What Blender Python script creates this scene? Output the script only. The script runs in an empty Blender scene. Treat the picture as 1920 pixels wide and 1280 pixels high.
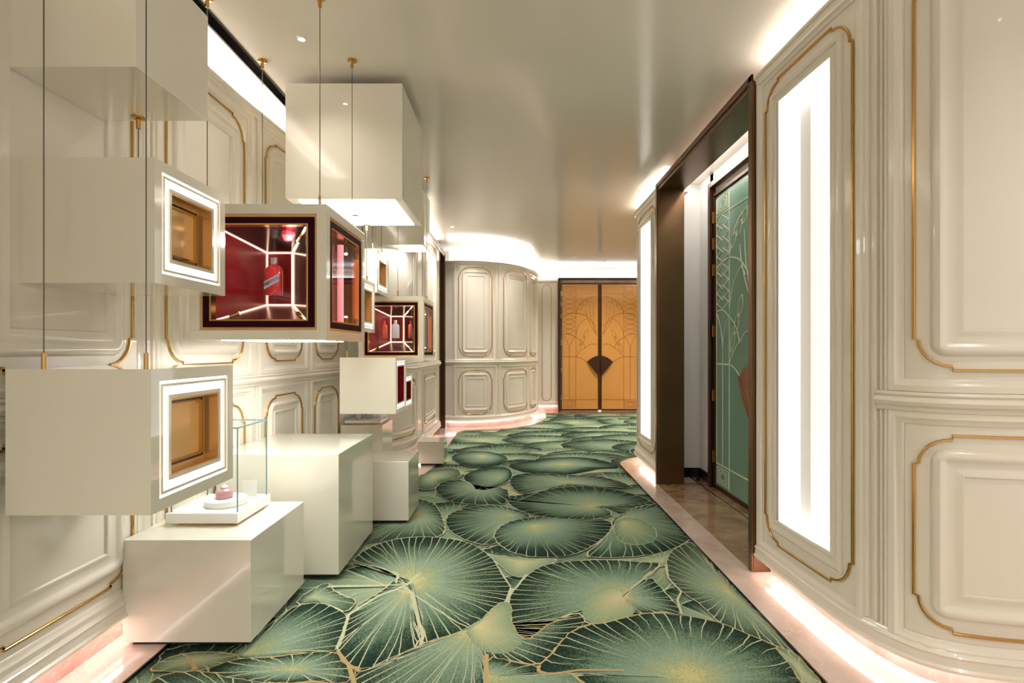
import bpy, math, random
from mathutils import Vector, Matrix
R = math.radians
PI = math.pi
scene = bpy.context.scene
col = scene.collection
random.seed(7)

# ------------------------------------------------------------------ camera, world, exposure
F = 985.0; HC = 1.35; CX = 960.0; HY = 656.0       # focal length in pixels, eye height, vanishing point
cd = bpy.data.cameras.new('camera'); cam = bpy.data.objects.new('camera', cd); col.objects.link(cam)
cam.location = (0, 0, HC); cam.rotation_euler = (R(90), 0, 0)
cd.sensor_width = 36; cd.lens = 36 * F / 1920; cd.shift_y = 16 / 1920; cd.clip_start = .05
scene.camera = cam
w = bpy.data.worlds.new('world'); scene.world = w; w.use_nodes = True
w.node_tree.nodes['Background'].inputs[0].default_value = (1, .92, .82, 1)
w.node_tree.nodes['Background'].inputs[1].default_value = .75
vs = scene.view_settings
vs.view_transform = 'Standard'; vs.look = 'None'; vs.gamma = 1; vs.use_curve_mapping = False
vs.exposure = .5
COVE = 15.0; BASE_LED = 12.0; SPOT = 85.0; PANEL = 8.0; LED = 2.0

ZC = 3.11          # ceiling
XL = -1.78         # left wall
# ------------------------------------------------------------------ helpers
def lin(c):
    c = c / 255.0
    return c / 12.92 if c <= .04045 else ((c + .055) / 1.055) ** 2.4
def rgb(r, g, b): return (lin(r), lin(g), lin(b), 1)
def pr(name, c, rough=.4, metal=0, coat=0, emis=None, es=0, spec=.5, trans=0, ior=1.5, bump=0, bscale=200, crough=.04, mott=0):
    m = bpy.data.materials.new(name); m.use_nodes = True
    nt = m.node_tree; p = nt.nodes['Principled BSDF']
    p.inputs['Base Color'].default_value = c
    p.inputs['Roughness'].default_value = rough
    p.inputs['Metallic'].default_value = metal
    p.inputs['Coat Weight'].default_value = coat
    p.inputs['Coat Roughness'].default_value = crough
    p.inputs['Specular IOR Level'].default_value = spec
    p.inputs['Transmission Weight'].default_value = trans
    p.inputs['IOR'].default_value = ior
    if emis:
        p.inputs['Emission Color'].default_value = emis; p.inputs['Emission Strength'].default_value = es
    tc = nt.nodes.new('ShaderNodeTexCoord')
    n = nt.nodes.new('ShaderNodeTexNoise'); n.inputs['Scale'].default_value = bscale
    nt.links.new(tc.outputs['Object'], n.inputs['Vector'])
    if bump:
        b = nt.nodes.new('ShaderNodeBump'); b.inputs['Strength'].default_value = bump; b.inputs['Distance'].default_value = .002
        nt.links.new(n.outputs['Fac'], b.inputs['Height']); nt.links.new(b.outputs['Normal'], p.inputs['Normal'])
    if mott:
        n2 = nt.nodes.new('ShaderNodeTexNoise'); n2.inputs['Scale'].default_value = 3; n2.inputs['Detail'].default_value = 5
        nt.links.new(tc.outputs['Object'], n2.inputs['Vector'])
        mx = nt.nodes.new('ShaderNodeMix'); mx.data_type = 'RGBA'
        mx.inputs[6].default_value = c; mx.inputs[7].default_value = (c[0]*(1-mott), c[1]*(1-mott), c[2]*(1-mott*1.2), 1)
        nt.links.new(n2.outputs['Fac'], mx.inputs[0]); nt.links.new(mx.outputs[2], p.inputs['Base Color'])
    return m
def emit(name, c, s):
    m = bpy.data.materials.new(name); m.use_nodes = True; nt = m.node_tree
    p = nt.nodes['Principled BSDF']; p.inputs['Base Color'].default_value = (.8, .8, .8, 1)
    p.inputs['Emission Color'].default_value = c; p.inputs['Emission Strength'].default_value = s
    return m
def glass(name, tint=(1, 1, 1, 1), ior=1.4):
    m = bpy.data.materials.new(name); m.use_nodes = True; nt = m.node_tree; nt.nodes.clear()
    o = nt.nodes.new('ShaderNodeOutputMaterial'); mx = nt.nodes.new('ShaderNodeMixShader')
    t = nt.nodes.new('ShaderNodeBsdfTransparent'); t.inputs[0].default_value = tint
    g = nt.nodes.new('ShaderNodeBsdfGlossy'); g.inputs['Roughness'].default_value = .02; g.inputs['Color'].default_value = (.9, .95, .95, 1)
    lw = nt.nodes.new('ShaderNodeLayerWeight'); lw.inputs[0].default_value = .5
    pw = nt.nodes.new('ShaderNodeMath'); pw.operation = 'POWER'; pw.inputs[1].default_value = 4
    ma = nt.nodes.new('ShaderNodeMath'); ma.operation = 'MULTIPLY_ADD'; ma.inputs[1].default_value = .35; ma.inputs[2].default_value = (ior-1)*.06
    nt.links.new(lw.outputs['Facing'], pw.inputs[0]); nt.links.new(pw.outputs[0], ma.inputs[0]); nt.links.new(ma.outputs[0], mx.inputs[0]); nt.links.new(t.outputs[0], mx.inputs[1]); nt.links.new(g.outputs[0], mx.inputs[2])
    nt.links.new(mx.outputs[0], o.inputs[0]); return m
def marble(name, c1, c2, cv, rough=.08):
    m = pr(name, c1, rough=rough, coat=.4); nt = m.node_tree; p = nt.nodes['Principled BSDF']
    tc = nt.nodes.new('ShaderNodeTexCoord')
    n = nt.nodes.new('ShaderNodeTexNoise'); n.inputs['Scale'].default_value = 3; n.inputs['Detail'].default_value = 9; n.inputs['Distortion'].default_value = 1.2
    nt.links.new(tc.outputs['Object'], n.inputs['Vector'])
    r = nt.nodes.new('ShaderNodeValToRGB'); e = r.color_ramp.elements
    e[0].position = .35; e[0].color = c1; e[1].position = .65; e[1].color = c2
    nt.links.new(n.outputs['Fac'], r.inputs[0])
    n2 = nt.nodes.new('ShaderNodeTexNoise'); n2.inputs['Scale'].default_value = 5; n2.inputs['Detail'].default_value = 6; n2.inputs['Distortion'].default_value = 2
    nt.links.new(tc.outputs['Object'], n2.inputs['Vector'])
    r2 = nt.nodes.new('ShaderNodeValToRGB'); e = r2.color_ramp.elements
    e[0].position = .485; e[0].color = (0, 0, 0, 1); e[1].position = .5; e[1].color = (1, 1, 1, 1); x = e.new(.515); x.color = (0, 0, 0, 1)
    nt.links.new(n2.outputs['Fac'], r2.inputs[0])
    mx = nt.nodes.new('ShaderNodeMix'); mx.data_type = 'RGBA'
    ml = nt.nodes.new('ShaderNodeMath'); ml.operation = 'MULTIPLY'; ml.inputs[1].default_value = .5
    nt.links.new(r2.outputs[0], ml.inputs[0]); nt.links.new(ml.outputs[0], mx.inputs[0])
    nt.links.new(r.outputs[0], mx.inputs[6]); mx.inputs[7].default_value = cv
    nt.links.new(mx.outputs[2], p.inputs['Base Color']); return m

M = {}
M['wall'] = pr('cream_lacquer', rgb(230, 222, 207), rough=.28, coat=.6, mott=.04)
M['wall_white'] = pr('white_lacquer', rgb(236, 234, 230), rough=.3, coat=.4, bump=.02, bscale=9)
M['box'] = pr('ivory_lacquer', rgb(226, 220, 202), rough=.2, coat=1.0, mott=.03, bump=.01, bscale=6)
M['plinth'] = pr('white_gloss_lacquer', rgb(228, 224, 208), rough=.18, coat=1.0, mott=.03, bump=.01, bscale=6)
M['ceiling'] = pr('ceiling_lacquer', rgb(222, 214, 200), rough=.15, spec=.6, bump=.02, bscale=3)
M['black'] = pr('black_gloss', rgb(12, 12, 22), rough=.15, bump=.02)
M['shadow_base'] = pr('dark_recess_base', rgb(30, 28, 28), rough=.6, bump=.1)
M['gold'] = pr('polished_brass', rgb(200, 158, 92), rough=.2, metal=1, bump=.02)
M['amber'] = pr('amber_mirror', rgb(232, 182, 116), rough=.16, metal=.45, mott=.06, bump=.02, bscale=4)
M['amber_pane'] = pr('pale_gold_mirror_pane', rgb(240, 194, 128), rough=.12, metal=.25, mott=.05, bump=.02, bscale=4)
M['bronze'] = pr('brushed_bronze', rgb(138, 108, 82), rough=.3, metal=1, mott=.35, bump=.05)
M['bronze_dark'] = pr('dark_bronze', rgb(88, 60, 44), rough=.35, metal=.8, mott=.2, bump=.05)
M['copper'] = pr('rose_copper', rgb(192, 146, 118), rough=.3, metal=.8, mott=.25, bump=.3, bscale=60)
M['maroon'] = pr('dark_maroon_frame', rgb(46, 6, 16), rough=.65, spec=.08, bump=.02)
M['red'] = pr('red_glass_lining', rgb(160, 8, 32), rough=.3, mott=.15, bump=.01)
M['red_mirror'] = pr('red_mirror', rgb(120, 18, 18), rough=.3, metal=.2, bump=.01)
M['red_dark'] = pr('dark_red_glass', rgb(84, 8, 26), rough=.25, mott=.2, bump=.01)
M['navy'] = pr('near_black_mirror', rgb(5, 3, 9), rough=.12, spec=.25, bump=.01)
M['pink_tube'] = emit('pink_neon', rgb(255, 110, 130), .8)
M['warm_led'] = emit('warm_led_line', (1, .62, .38, 1), 2.4)
M['led'] = emit('white_led_ring', (1, .96, .90, 1), 1.0)
M['led_cove'] = emit('cove_led', (1, .95, .93, 1), COVE)
M['led_base'] = emit('base_led', (1, .90, .90, 1), BASE_LED)
M['panel_light'] = emit('opal_light_panel', (1, .97, .92, 1), PANEL)
M['fill_low'] = emit('underside_fill', (1, .98, .97, 1), 17)
M['niche'] = emit('opal_niche_lining', (.98, .98, 1, 1), .75)
M['niche_led'] = emit('niche_led', (1, .99, .98, 1), LED)
M['mini_spot'] = emit('display_lamp_lens', (1, .9, .85, 1), 4)
M['spot'] = emit('lamp_lens', (1, .93, .85, 1), 12)
M['marble'] = marble('blush_marble', rgb(218, 198, 184), rgb(200, 176, 160), rgb(234, 220, 210))
M['marble_brown'] = marble('brown_marble', rgb(176, 142, 108), rgb(140, 106, 76), rgb(206, 180, 150))
M['marble_rose'] = marble('rose_marble', rgb(226, 188, 176), rgb(212, 162, 148), rgb(240, 216, 208), .2)
M['gold_door'] = pr('gold_lacquer', rgb(222, 160, 84), rough=.28, metal=.25, coat=.3, mott=.06, bump=.03)
M['green_door'] = pr('celadon_lacquer', rgb(118, 158, 138), rough=.22, coat=.4, mott=.08, bump=.03)
M['inlay_gold'] = pr('antique_gold_inlay', rgb(150, 104, 48), rough=.3, metal=.9, bump=.02)
M['inlay_cream'] = pr('cream_inlay', rgb(226, 232, 206), rough=.3, bump=.02)
M['glass'] = glass('clear_glass', (.99, 1, .995, 1))
M['glass_thin'] = glass('coated_display_glass', (1, 1, 1, 1), 1.18)
M['glass_edge'] = pr('blue_green_glass_edge', rgb(118, 146, 150), rough=.1, coat=.5, bump=.01)
M['acrylic'] = pr('frosted_acrylic', rgb(238, 238, 234), rough=.25, coat=.4, bump=.01)
M['wire'] = pr('steel_cable', rgb(110, 104, 92), rough=.35, metal=.8, bump=.1)
M['bottle_red'] = pr('red_bottle_glass', rgb(240, 60, 66), rough=.1, coat=.5, bump=.01)
M['bottle_white'] = pr('white_bottle', rgb(240, 238, 232), rough=.15, coat=1, bump=.01)
M['bottle_orange'] = pr('orange_bottle', rgb(224, 84, 50), rough=.15, coat=1, bump=.01)
M['clear'] = pr('clear_crystal', rgb(240, 236, 232), rough=.05, coat=1, trans=.5, bump=.01)
M['label'] = pr('silver_label', rgb(216, 220, 230), rough=.3, bump=.02)
M['ink'] = pr('dark_ink', rgb(50, 50, 66), rough=.5, bump=.02)
M['ink_red'] = pr('red_ink', rgb(190, 40, 70), rough=.5, bump=.02)
M['pink_gem'] = pr('pink_glass', rgb(206, 150, 160), rough=.08, coat=1, trans=.3, bump=.01)

def tag(o, label=None, cat=None, group=None, kind=None):
    if label: o['label'] = label
    if cat: o['category'] = cat
    if group: o['group'] = group
    if kind: o['kind'] = kind
    return o
def empty(name, loc, label, cat, group=None):
    o = bpy.data.objects.new(name, None); col.objects.link(o); o.location = loc; o.empty_display_size = .1
    return tag(o, label, cat, group)
def finish(name, me, mats, parent=None, bevel=0, smooth=None):
    for m in mats: me.materials.append(m)
    if smooth is not None:
        me.shade_smooth(); me.set_sharp_from_angle(angle=R(smooth))
    o = bpy.data.objects.new(name, me); col.objects.link(o)
    if parent is not None:
        o.parent = parent
        o.matrix_parent_inverse = Matrix.Identity(4)
        if parent.type == 'EMPTY' or True:
            # geometry is given in world space: take the parent's placement out again
            loc = Vector((0, 0, 0)); q = parent
            while q: loc += q.location; q = q.parent
            o.location = -loc
    if bevel:
        b = o.modifiers.new('bevel', 'BEVEL'); b.width = bevel; b.segments = 2; b.limit_method = 'ANGLE'; b.angle_limit = R(40)
    return o
class MB:
    def __init__(s): s.v = []; s.f = []; s.mi = []
    def add(s, vs_, fs, mi=0):
        b = len(s.v); s.v += [tuple(x) for x in vs_]
        for f in fs: s.f.append(tuple(b + i for i in f)); s.mi.append(mi)
    def box(s, x0, x1, y0, y1, z0, z1, mi=0):
        if x0 > x1: x0, x1 = x1, x0
        if y0 > y1: y0, y1 = y1, y0
        if z0 > z1: z0, z1 = z1, z0
        s.add([(x0,y0,z0),(x1,y0,z0),(x1,y1,z0),(x0,y1,z0),(x0,y0,z1),(x1,y0,z1),(x1,y1,z1),(x0,y1,z1)],
              [(0,3,2,1),(4,5,6,7),(0,1,5,4),(1,2,6,5),(2,3,7,6),(3,0,4,7)], mi); return s
    def fbox(s, T, u0, u1, v0, v1, w0, w1, mi=0):        # box in a face frame T(u,v,w)
        c = [T(u,v,q) for q in (w0, w1) for (u, v) in ((u0,v0),(u1,v0),(u1,v1),(u0,v1))]
        s.add(c, [(0,3,2,1),(4,5,6,7),(0,1,5,4),(1,2,6,5),(2,3,7,6),(3,0,4,7)], mi); return s
    def ring(s, T, u0, u1, v0, v1, t, w0, w1, mi=0):     # rectangular frame with bar width t inside the rectangle
        s.fbox(T, u0, u1, v0, v0+t, w0, w1, mi); s.fbox(T, u0, u1, v1-t, v1, w0, w1, mi)
        s.fbox(T, u0, u0+t, v0+t, v1-t, w0, w1, mi); s.fbox(T, u1-t, u1, v0+t, v1-t, w0, w1, mi); return s
    def tube(s, a, b, r, n=8, r2=None, mi=0, caps=True):
        a = Vector(a); b = Vector(b); d = (b - a).normalized(); r2 = r if r2 is None else r2
        up = Vector((0,0,1)) if abs(d.z) < .9 else Vector((1,0,0))
        x = d.cross(up).normalized(); y = d.cross(x)
        vv = []
        for p, q in ((a, r), (b, r2)):
            for i in range(n):
                t = 2*PI*i/n; vv.append(p + x*math.cos(t)*q + y*math.sin(t)*q)
        fs = [(i, (i+1) % n, n + (i+1) % n, n+i) for i in range(n)]
        if caps: fs += [tuple(range(n))[::-1], tuple(range(n, 2*n))]
        s.add(vv, fs, mi); return s
    def lathe(s, c, prof, n=24, mi=0):
        vv = []; fs = []
        for (r, z) in prof:
            for i in range(n):
                t = 2*PI*i/n; vv.append((c[0]+r*math.cos(t), c[1]+r*math.sin(t), c[2]+z))
        for k in range(len(prof)-1):
            for i in range(n):
                fs.append((k*n+i, k*n+(i+1) % n, (k+1)*n+(i+1) % n, (k+1)*n+i))
        s.add(vv, fs, mi); return s
    def loft(s, loops, closed=True, mi=0, cap=False):
        n = len(loops[0]); vv = [p for l in loops for p in l]; fs = []
        for k in range(len(loops)-1):
            for i in range(n if closed else n-1):
                j = (i+1) % n; fs.append((k*n+i, k*n+j, (k+1)*n+j, (k+1)*n+i))
        if cap: fs += [tuple(range(n))[::-1], tuple((len(loops)-1)*n+i for i in range(n))]
        s.add(vv, fs, mi); return s
    def build(s, name, mats, parent=None, bevel=0, smooth=None):
        if not isinstance(mats, (list, tuple)): mats = [mats]
        me = bpy.data.meshes.new(name); me.from_pydata(s.v, [], s.f)
        for p, i in zip(me.polygons, s.mi): p.material_index = i
        me.update(); return finish(name, me, mats, parent, bevel, smooth)
def fl(px, py):                                          # floor point seen at a photograph pixel
    Y = F*HC/(py-HY); return ((px-CX)*Y/F, Y)

# ------------------------------------------------------------------ walls drawn along a plan curve
class Curve:
    def __init__(s, pts, sign, smooth=2):
        P = [Vector(p) for p in pts]
        for _ in range(smooth):                           # Chaikin rounding keeps the ends
            Q = [P[0]]
            for a, b in zip(P, P[1:]): Q += [a*.75+b*.25, a*.25+b*.75]
            Q.append(P[-1]); P = Q
        s.P = P; s.sign = sign; s.L = [0]
        for a, b in zip(P, P[1:]): s.L.append(s.L[-1] + (b-a).length)
        s.len = s.L[-1]
        s.N = []
        for i in range(len(P)):
            a = P[max(0, i-1)]; b = P[min(len(P)-1, i+1)]; t = (b-a).normalized(); s.N.append(Vector((-t.y, t.x))*sign)
    def at(s, q):
        q0 = q; q = min(max(q, 0), s.len)
        lo, hi = 0, len(s.L)-1
        while hi-lo > 1:
            m = (lo+hi)//2
            if s.L[m] <= q: lo = m
            else: hi = m
        k = (q-s.L[lo])/max(1e-9, s.L[hi]-s.L[lo])
        return s.P[lo].lerp(s.P[hi], k), s.N[lo].lerp(s.N[hi], k).normalized()
    def p(s, q, z, d=0):
        a, n = s.at(q); return (a.x+n.x*d, a.y+n.y*d, z)
    def ray(s, px):                                       # arc length where the curve crosses a sight line
        k = (px-CX)/F; best = None
        for i in range(601):
            q = s.len*i/600; a, _ = s.at(q)
            if a.y <= .1: continue
            e = abs(a.x/a.y-k)
            if best is None or e < best[0]: best = (e, q)
        return best[1]
    def yat(s, Y):
        return min((abs(s.at(s.len*i/800)[0].y-Y), s.len*i/800) for i in range(801))[1]
    def steps(s, a, b, d=.07):
        n = max(1, int(math.ceil(abs(b-a)/d))); return [a+(b-a)*i/n for i in range(n+1)]
def sbox(mb, c, s0, s1, z0, z1, d0, d1, mi=0):
    ss = c.steps(s0, s1)
    mb.loft([[c.p(q, z0, d0), c.p(q, z0, d1), c.p(q, z1, d1), c.p(q, z1, d0)] for q in ss], True, mi, cap=True)
def hband(mb, c, s0, s1, prof, mi=0):                     # a moulding run along the wall; prof = (z, d) closed
    mb.loft([[c.p(q, z, d) for z, d in prof] for q in c.steps(s0, s1)], True, mi, cap=True)
def rect_loop(c, s0, s1, z0, z1, i, d, r=0, n=8):         # rectangle (rounded with r) inset by i at height d
    a, b, e, f = s0+i, s1-i, z0+i, z1-i; r = max(r-i, .004) if r else 0
    pts = []
    def run(p, q):
        m = max(1, int(abs(q[0]-p[0])/.07)) if abs(q[0]-p[0]) > 1e-6 else 1
        for k in range(m): pts.append((p[0]+(q[0]-p[0])*k/m, p[1]+(q[1]-p[1])*k/m))
    return a, b, e, f, r
def loop_pts(c, s0, s1, z0, z1, i, d, r=0, n=6, step=0, nseg=None):
    a, b, e, f = s0+i, s1-i, z0+i, z1-i
    m = nseg
    L = []
    if r:
        rr = r-i*.999 if not step else r-i
        rr = max(rr, .003); k = rr+step
        cs = [((a+k), (e+k), PI, 1.5*PI), ((b-k), (e+k), 1.5*PI, 2*PI), ((b-k), (f-k), 0, .5*PI), ((a+k), (f-k), .5*PI, PI)]
        edges = [(a, e+k), (a+k, e), (b-k, e), (b, e+k), (b, f-k), (b-k, f), (a+k, f), (a, f-k)]
        for j, (cx, cz, t0, t1) in enumerate(cs):
            if step: L.append(edges[2*j])
            for h in range(n+1):
                t = t0+(t1-t0)*h/n; L.append((cx+rr*math.cos(t), cz+rr*math.sin(t)))
            if step: L.append(edges[2*j+1])
            if j in (0, 2):
                x0 = L[-1][0]; x1 = (b-k) if j == 0 else (a+k); z = e if j == 0 else f
                for h in range(1, m): L.append((x0+(x1-x0)*h/m, z))
    else:
        for (x0, z0_, x1) in ((a, e, b), (b, f, a)):
            for h in range(m+1): L.append((x0+(x1-x0)*h/m, z0_))
    return [c.p(x, z, d) for x, z in L]
def frame(c, s0, s1, z0, z1, prof, r=0, step=0, mb=None, mi=0):
    mb = mb or MB(); m = max(2, int((s1-s0)/.06)+1)
    mb.loft([loop_pts(c, s0, s1, z0, z1, i, d, r, 6, step, m) for i, d in prof], True, mi); return mb
BORDER = [(-.075, 0), (-.072, .018), (-.052, .018), (-.044, .030), (-.016, .032), (-.006, .018), (.004, .011), (.014, .009), (.019, .001)]
RIDGE = [(.055, .0), (.058, .006), (.066, .016), (.080, .021), (.094, .017), (.102, .008), (.108, .006), (.138, .004), (.15, .011), (.156, .010), (.160, .0005)]
GOLD = [(-.005, .001), (-.005, .009), (-.003, .011), (.003, .011), (.005, .009), (.005, .001)]
def panel(c, wall, s0, s1, z0, z1, r=.12, full=True, scale=1.0, border=True):
    pm = frame(c, s0, s1, z0, z1, [(i*scale, d) for i, d in RIDGE], r=r+.0)
    o = pm.build('panel_moulding', M['wall'], wall, smooth=40)
    g = frame(c, s0, s1, z0, z1, GOLD, r=r, step=.016)
    g.build('gold_trim', M['gold'], wall, smooth=30)
    if border:
        b = frame(c, s0-.05, s1+.05, z0-.05, z1+.05, [(i*.8, d*.55) for i, d in BORDER])
        b.build('panel_border', M['wall'], wall, smooth=40)
def make_wall(name, label, c, zb, zt, holes=(), s0=0, s1=None, rail=True, upper=True, mat='wall', th=.10):
    s1 = c.len if s1 is None else s1
    mb = MB(); cur = s0
    for (a, b, z0, z1) in sorted(holes):
        if a > cur: sbox(mb, c, cur, a, zb, zt, -th, 0)
        sbox(mb, c, a, b, zb, z0, -th, 0); sbox(mb, c, a, b, z1, zt, -th, 0); cur = b
    sbox(mb, c, cur, s1, zb, zt, -th, 0)
    wall = mb.build(name, M[mat], smooth=30); tag(wall, label, None, None, 'structure')
    cr = MB(); hband(cr, c, s0, s1, [(zt-.05, 0), (zt-.05, .012), (zt-.035, .022), (zt-.02, .022), (zt-.014, .034), (zt, .036), (zt+.004, 0)])
    cr.build('crown_moulding', M['wall'], wall, smooth=30)
    bs = MB(); hband(bs, c, s0, s1, [(zb, -.02), (zb-.002, .03), (zb+.012, .036), (zb+.02, .026), (zb+.05, .024), (zb+.06, .03), (zb+.068, .02), (zb+.085, .012), (zb+.09, 0)])
    bs.build('base_moulding', M['wall'], wall, smooth=30)
    if rail:
        rl = MB()
        hband(rl, c, s0, s1, [(1.10, 0), (1.102, .02), (1.112, .026), (1.12, .018), (1.128, .032), (1.142, .04), (1.156, .032), (1.162, .018), (1.17, .026), (1.18, .02), (1.182, 0)])
        rl.build('chair_rail', M['wall'], wall, smooth=30)
    sk = MB(); sbox(sk, c, s0, s1, 0, zb+.01, -.12, -.07); sk.build('skirting', M['marble_rose'], wall, smooth=30)
    ls = MB(); sbox(ls, c, s0+.01, s1-.01, zb-.006, zb-.001, -.055, -.035); ls.build('led_strip', M['led_base'], wall)
    if upper:
        up = MB(); sbox(up, c, s0, s1, zt-.04, ZC+.02, -.30, -.22); up.build('upper_wall', M['wall_white'], wall, smooth=30)
        lc = MB(); sbox(lc, c, s0+.01, s1-.01, zt+.005, zt+.012, -.12, -.07); lc.build('led_strip', M['led_cove'], wall)
    return wall
def light_niche(c, wall, s0, s1, z0, z1, depth=.18):
    mb = MB(); sbox(mb, c, s0-.01, s1+.01, z0-.01, z1+.01, -depth-.02, -depth)
    sbox(mb, c, s0-.02, s0, z0-.01, z1+.01, -depth, -.0); sbox(mb, c, s1, s1+.02, z0-.01, z1+.01, -depth, -.0)
    sbox(mb, c, s0, s1, z0-.02, z0, -depth, 0); sbox(mb, c, s0, s1, z1, z1+.02, -depth, 0)
    mb.build('niche_lining', M['niche'], wall)
    l = MB(); sbox(l, c, s0+.02, s1-.02, z0, z0+.01, -.11, -.07); l.build('led_strip', M['niche_led'], wall)
    l = MB(); sbox(l, c, s0+.02, s1-.02, z1-.01, z1, -.11, -.07); l.build('led_strip', M['niche_led'], wall)

ZT = 3.0
# near right wall, straight then curving to face the camera
cR = Curve([(1.50, 3.19), (1.508, 2.95), (1.518, 2.625), (1.54, 2.33), (1.63, 2.10), (1.78, 2.03), (1.98, 1.99), (2.35, 1.955), (3.2, 1.93)], -1)
na, nb = cR.ray(1460), cR.ray(1560)
wr = make_wall('wall_right', 'near right wall of cream lacquer panelling curving towards the camera', cR, .10, ZT, holes=[(na, nb, .39, 2.745)], rail=False)
sA0, sA1 = cR.ray(1437), cR.ray(1600)
frame(cR, sA0, sA1, .247, 2.885, GOLD, r=.12, step=.016).build('gold_trim', M['gold'], wr, smooth=30)
frame(cR, na, nb, .39, 2.745, [(-.0, .012), (-.006, .016), (-.018, .016), (-.028, .006), (-.045, .006), (-.05, .018), (-.062, .02), (-.072, .012), (-.075, 0)][::1], r=0).build('panel_moulding', M['wall'], wr, smooth=40)
frame(cR, sA0-.045, sA1+.03, .20, 2.93, [(i*.6, d*.8) for i, d in BORDER]).build('panel_border', M['wall'], wr, smooth=40)
light_niche(cR, wr, na, nb, .39, 2.745)
sB0 = cR.ray(1713); sB1 = sB0+.86
for z0, z1 in ((.243, 1.015), (1.27, 2.885)): panel(cR, wr, sB0, sB1, z0, z1, r=.105)
rl = MB()
sP = cR.ray(1650)
hband(rl, cR, sP, cR.len, [(1.10, 0), (1.102, .02), (1.112, .026), (1.12, .018), (1.128, .032), (1.142, .04), (1.156, .032), (1.162, .018), (1.17, .026), (1.18, .02), (1.182, 0)])
rl.build('chair_rail', M['wall'], wr, smooth=30)
for px, wd in ((1616, .010), (1628, .022), (1644, .016), (1655, .010), (1664, .02)):
    q = cR.ray(px); p_ = MB(); p_.loft([[cR.p(q+a, z, d) for a, d in ((-wd/2, 0), (-wd/3, .011), (0, .016), (wd/3, .011), (wd/2, 0))] for z in (.19, 2.94)], True, cap=True)
    p_.build('pilaster_reed', M['wall'], wr, smooth=40)

# right wall beyond the portal
cR2 = Curve([(1.50, 6.9), (1.50, 6.42), (1.50, 5.28)], -1, 1)
cR2 = Curve([(2.2, 6.62), (1.72, 6.60), (1.56, 6.52), (1.50, 6.36), (1.50, 6.1), (1.50, 5.7), (1.50, 5.34)], -1)
na, nb = cR2.yat(6.10), cR2.yat(5.64)
wr2 = make_wall('wall_right', 'cream right wall with a tall lit niche beyond the bronze portal', cR2, .10, ZT, holes=[(na, nb, .39, 2.745)], rail=False)
frame(cR2, cR2.yat(6.24), cR2.yat(5.46), .247, 2.885, GOLD, r=.12, step=.016).build('gold_trim', M['gold'], wr2, smooth=30)
frame(cR2, na, nb, .39, 2.745, [(-.0, .012), (-.006, .016), (-.018, .016), (-.028, .006), (-.045, .006), (-.05, .018), (-.062, .02), (-.072, .012), (-.075, 0)]).build('panel_moulding', M['wall'], wr2, smooth=40)
light_niche(cR2, wr2, na, nb, .39, 2.745)

# left wall
cL = Curve([(XL, -2.2), (XL, .5), (XL, 2.0), (XL, 3.3), (-1.745, 3.7), (-1.71, 4.3), (-1.69, 4.8), (-1.66, 5.15), (-1.52, 5.5), (-1.30, 5.8), (-1.18, 6.1), (-1.16, 6.5), (-1.16, 7.2), (-1.16, 8.36)], -1)
wl = make_wall('wall_left', 'left wall of cream lacquer panels with brass trim behind the hanging boxes', cL, .14, 2.98, upper=False)
up = MB(); sbox(up, cL, 0, cL.yat(6.2), 2.94, ZC+.02, -.30, -.22); up.build('upper_wall', M['wall_white'], wl, smooth=30)
up = MB(); sbox(up, cL, cL.yat(6.2), cL.len, 2.94, ZC+.02, -.30, -.22); up.build('upper_wall', M['wall_white'], wl, smooth=30)
lc = MB(); sbox(lc, cL, .01, cL.len-.01, 2.986, 2.993, -.12, -.06); lc.build('led_strip', M['led_cove'], wl)
for y0, y1 in ((-.30, .46), (.70, 1.46), (1.70, 2.46), (2.70, 3.46), (3.71, 4.28), (4.52, 5.05)):
    a, b = cL.yat(y0), cL.yat(y1)
    for z0, z1 in ((.30, 1.015), (1.27, 2.85)): panel(cL, wl, a, b, z0, z1, r=.12, scale=1 if y1-y0 > .7 else .8)
a, b = cL.yat(5.42), cL.yat(6.35)
for z0, z1 in ((.36, 1.015), (1.27, 2.85)): panel(cL, wl, a, b, z0, z1, r=.1, scale=.7)
a, b = cL.yat(6.9), cL.yat(7.9)
for z0, z1 in ((.36, 1.015), (1.27, 2.85)): panel(cL, wl, a, b, z0, z1, r=.1, scale=.7)

# far curved wall
cC = Curve([(-1.16, 9.12), (-.80, 9.06), (-.383, 9.17), (.0, 9.45), (.22, 9.78), (.40, 10.15), (.50, 10.6), (.53, 11.1), (.53, 11.64)], -1)
wc = make_wall('wall_left', 'far curved cream wall bulging beside the gold doors', cC, .13, 2.89)
for (p0, p1) in ((860, 922), (944, 988)):
    a, b = cC.ray(p0), cC.ray(p1)
    for z0, z1 in ((.24, 1.0), (1.24, 2.78)): panel(cC, wc, a, b, z0, z1, r=.13, scale=.95)
a, b = cC.yat(9.98), cC.yat(10.5)
for z0, z1 in ((.24, 1.0), (1.24, 2.78)): panel(cC, wc, a, b, z0, z1, r=.12, scale=.8)
a, b = cC.yat(10.75), cC.yat(11.4)
for z0, z1 in ((.24, 1.0), (1.24, 2.78)): panel(cC, wc, a, b, z0, z1, r=.12, scale=.8)

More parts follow.
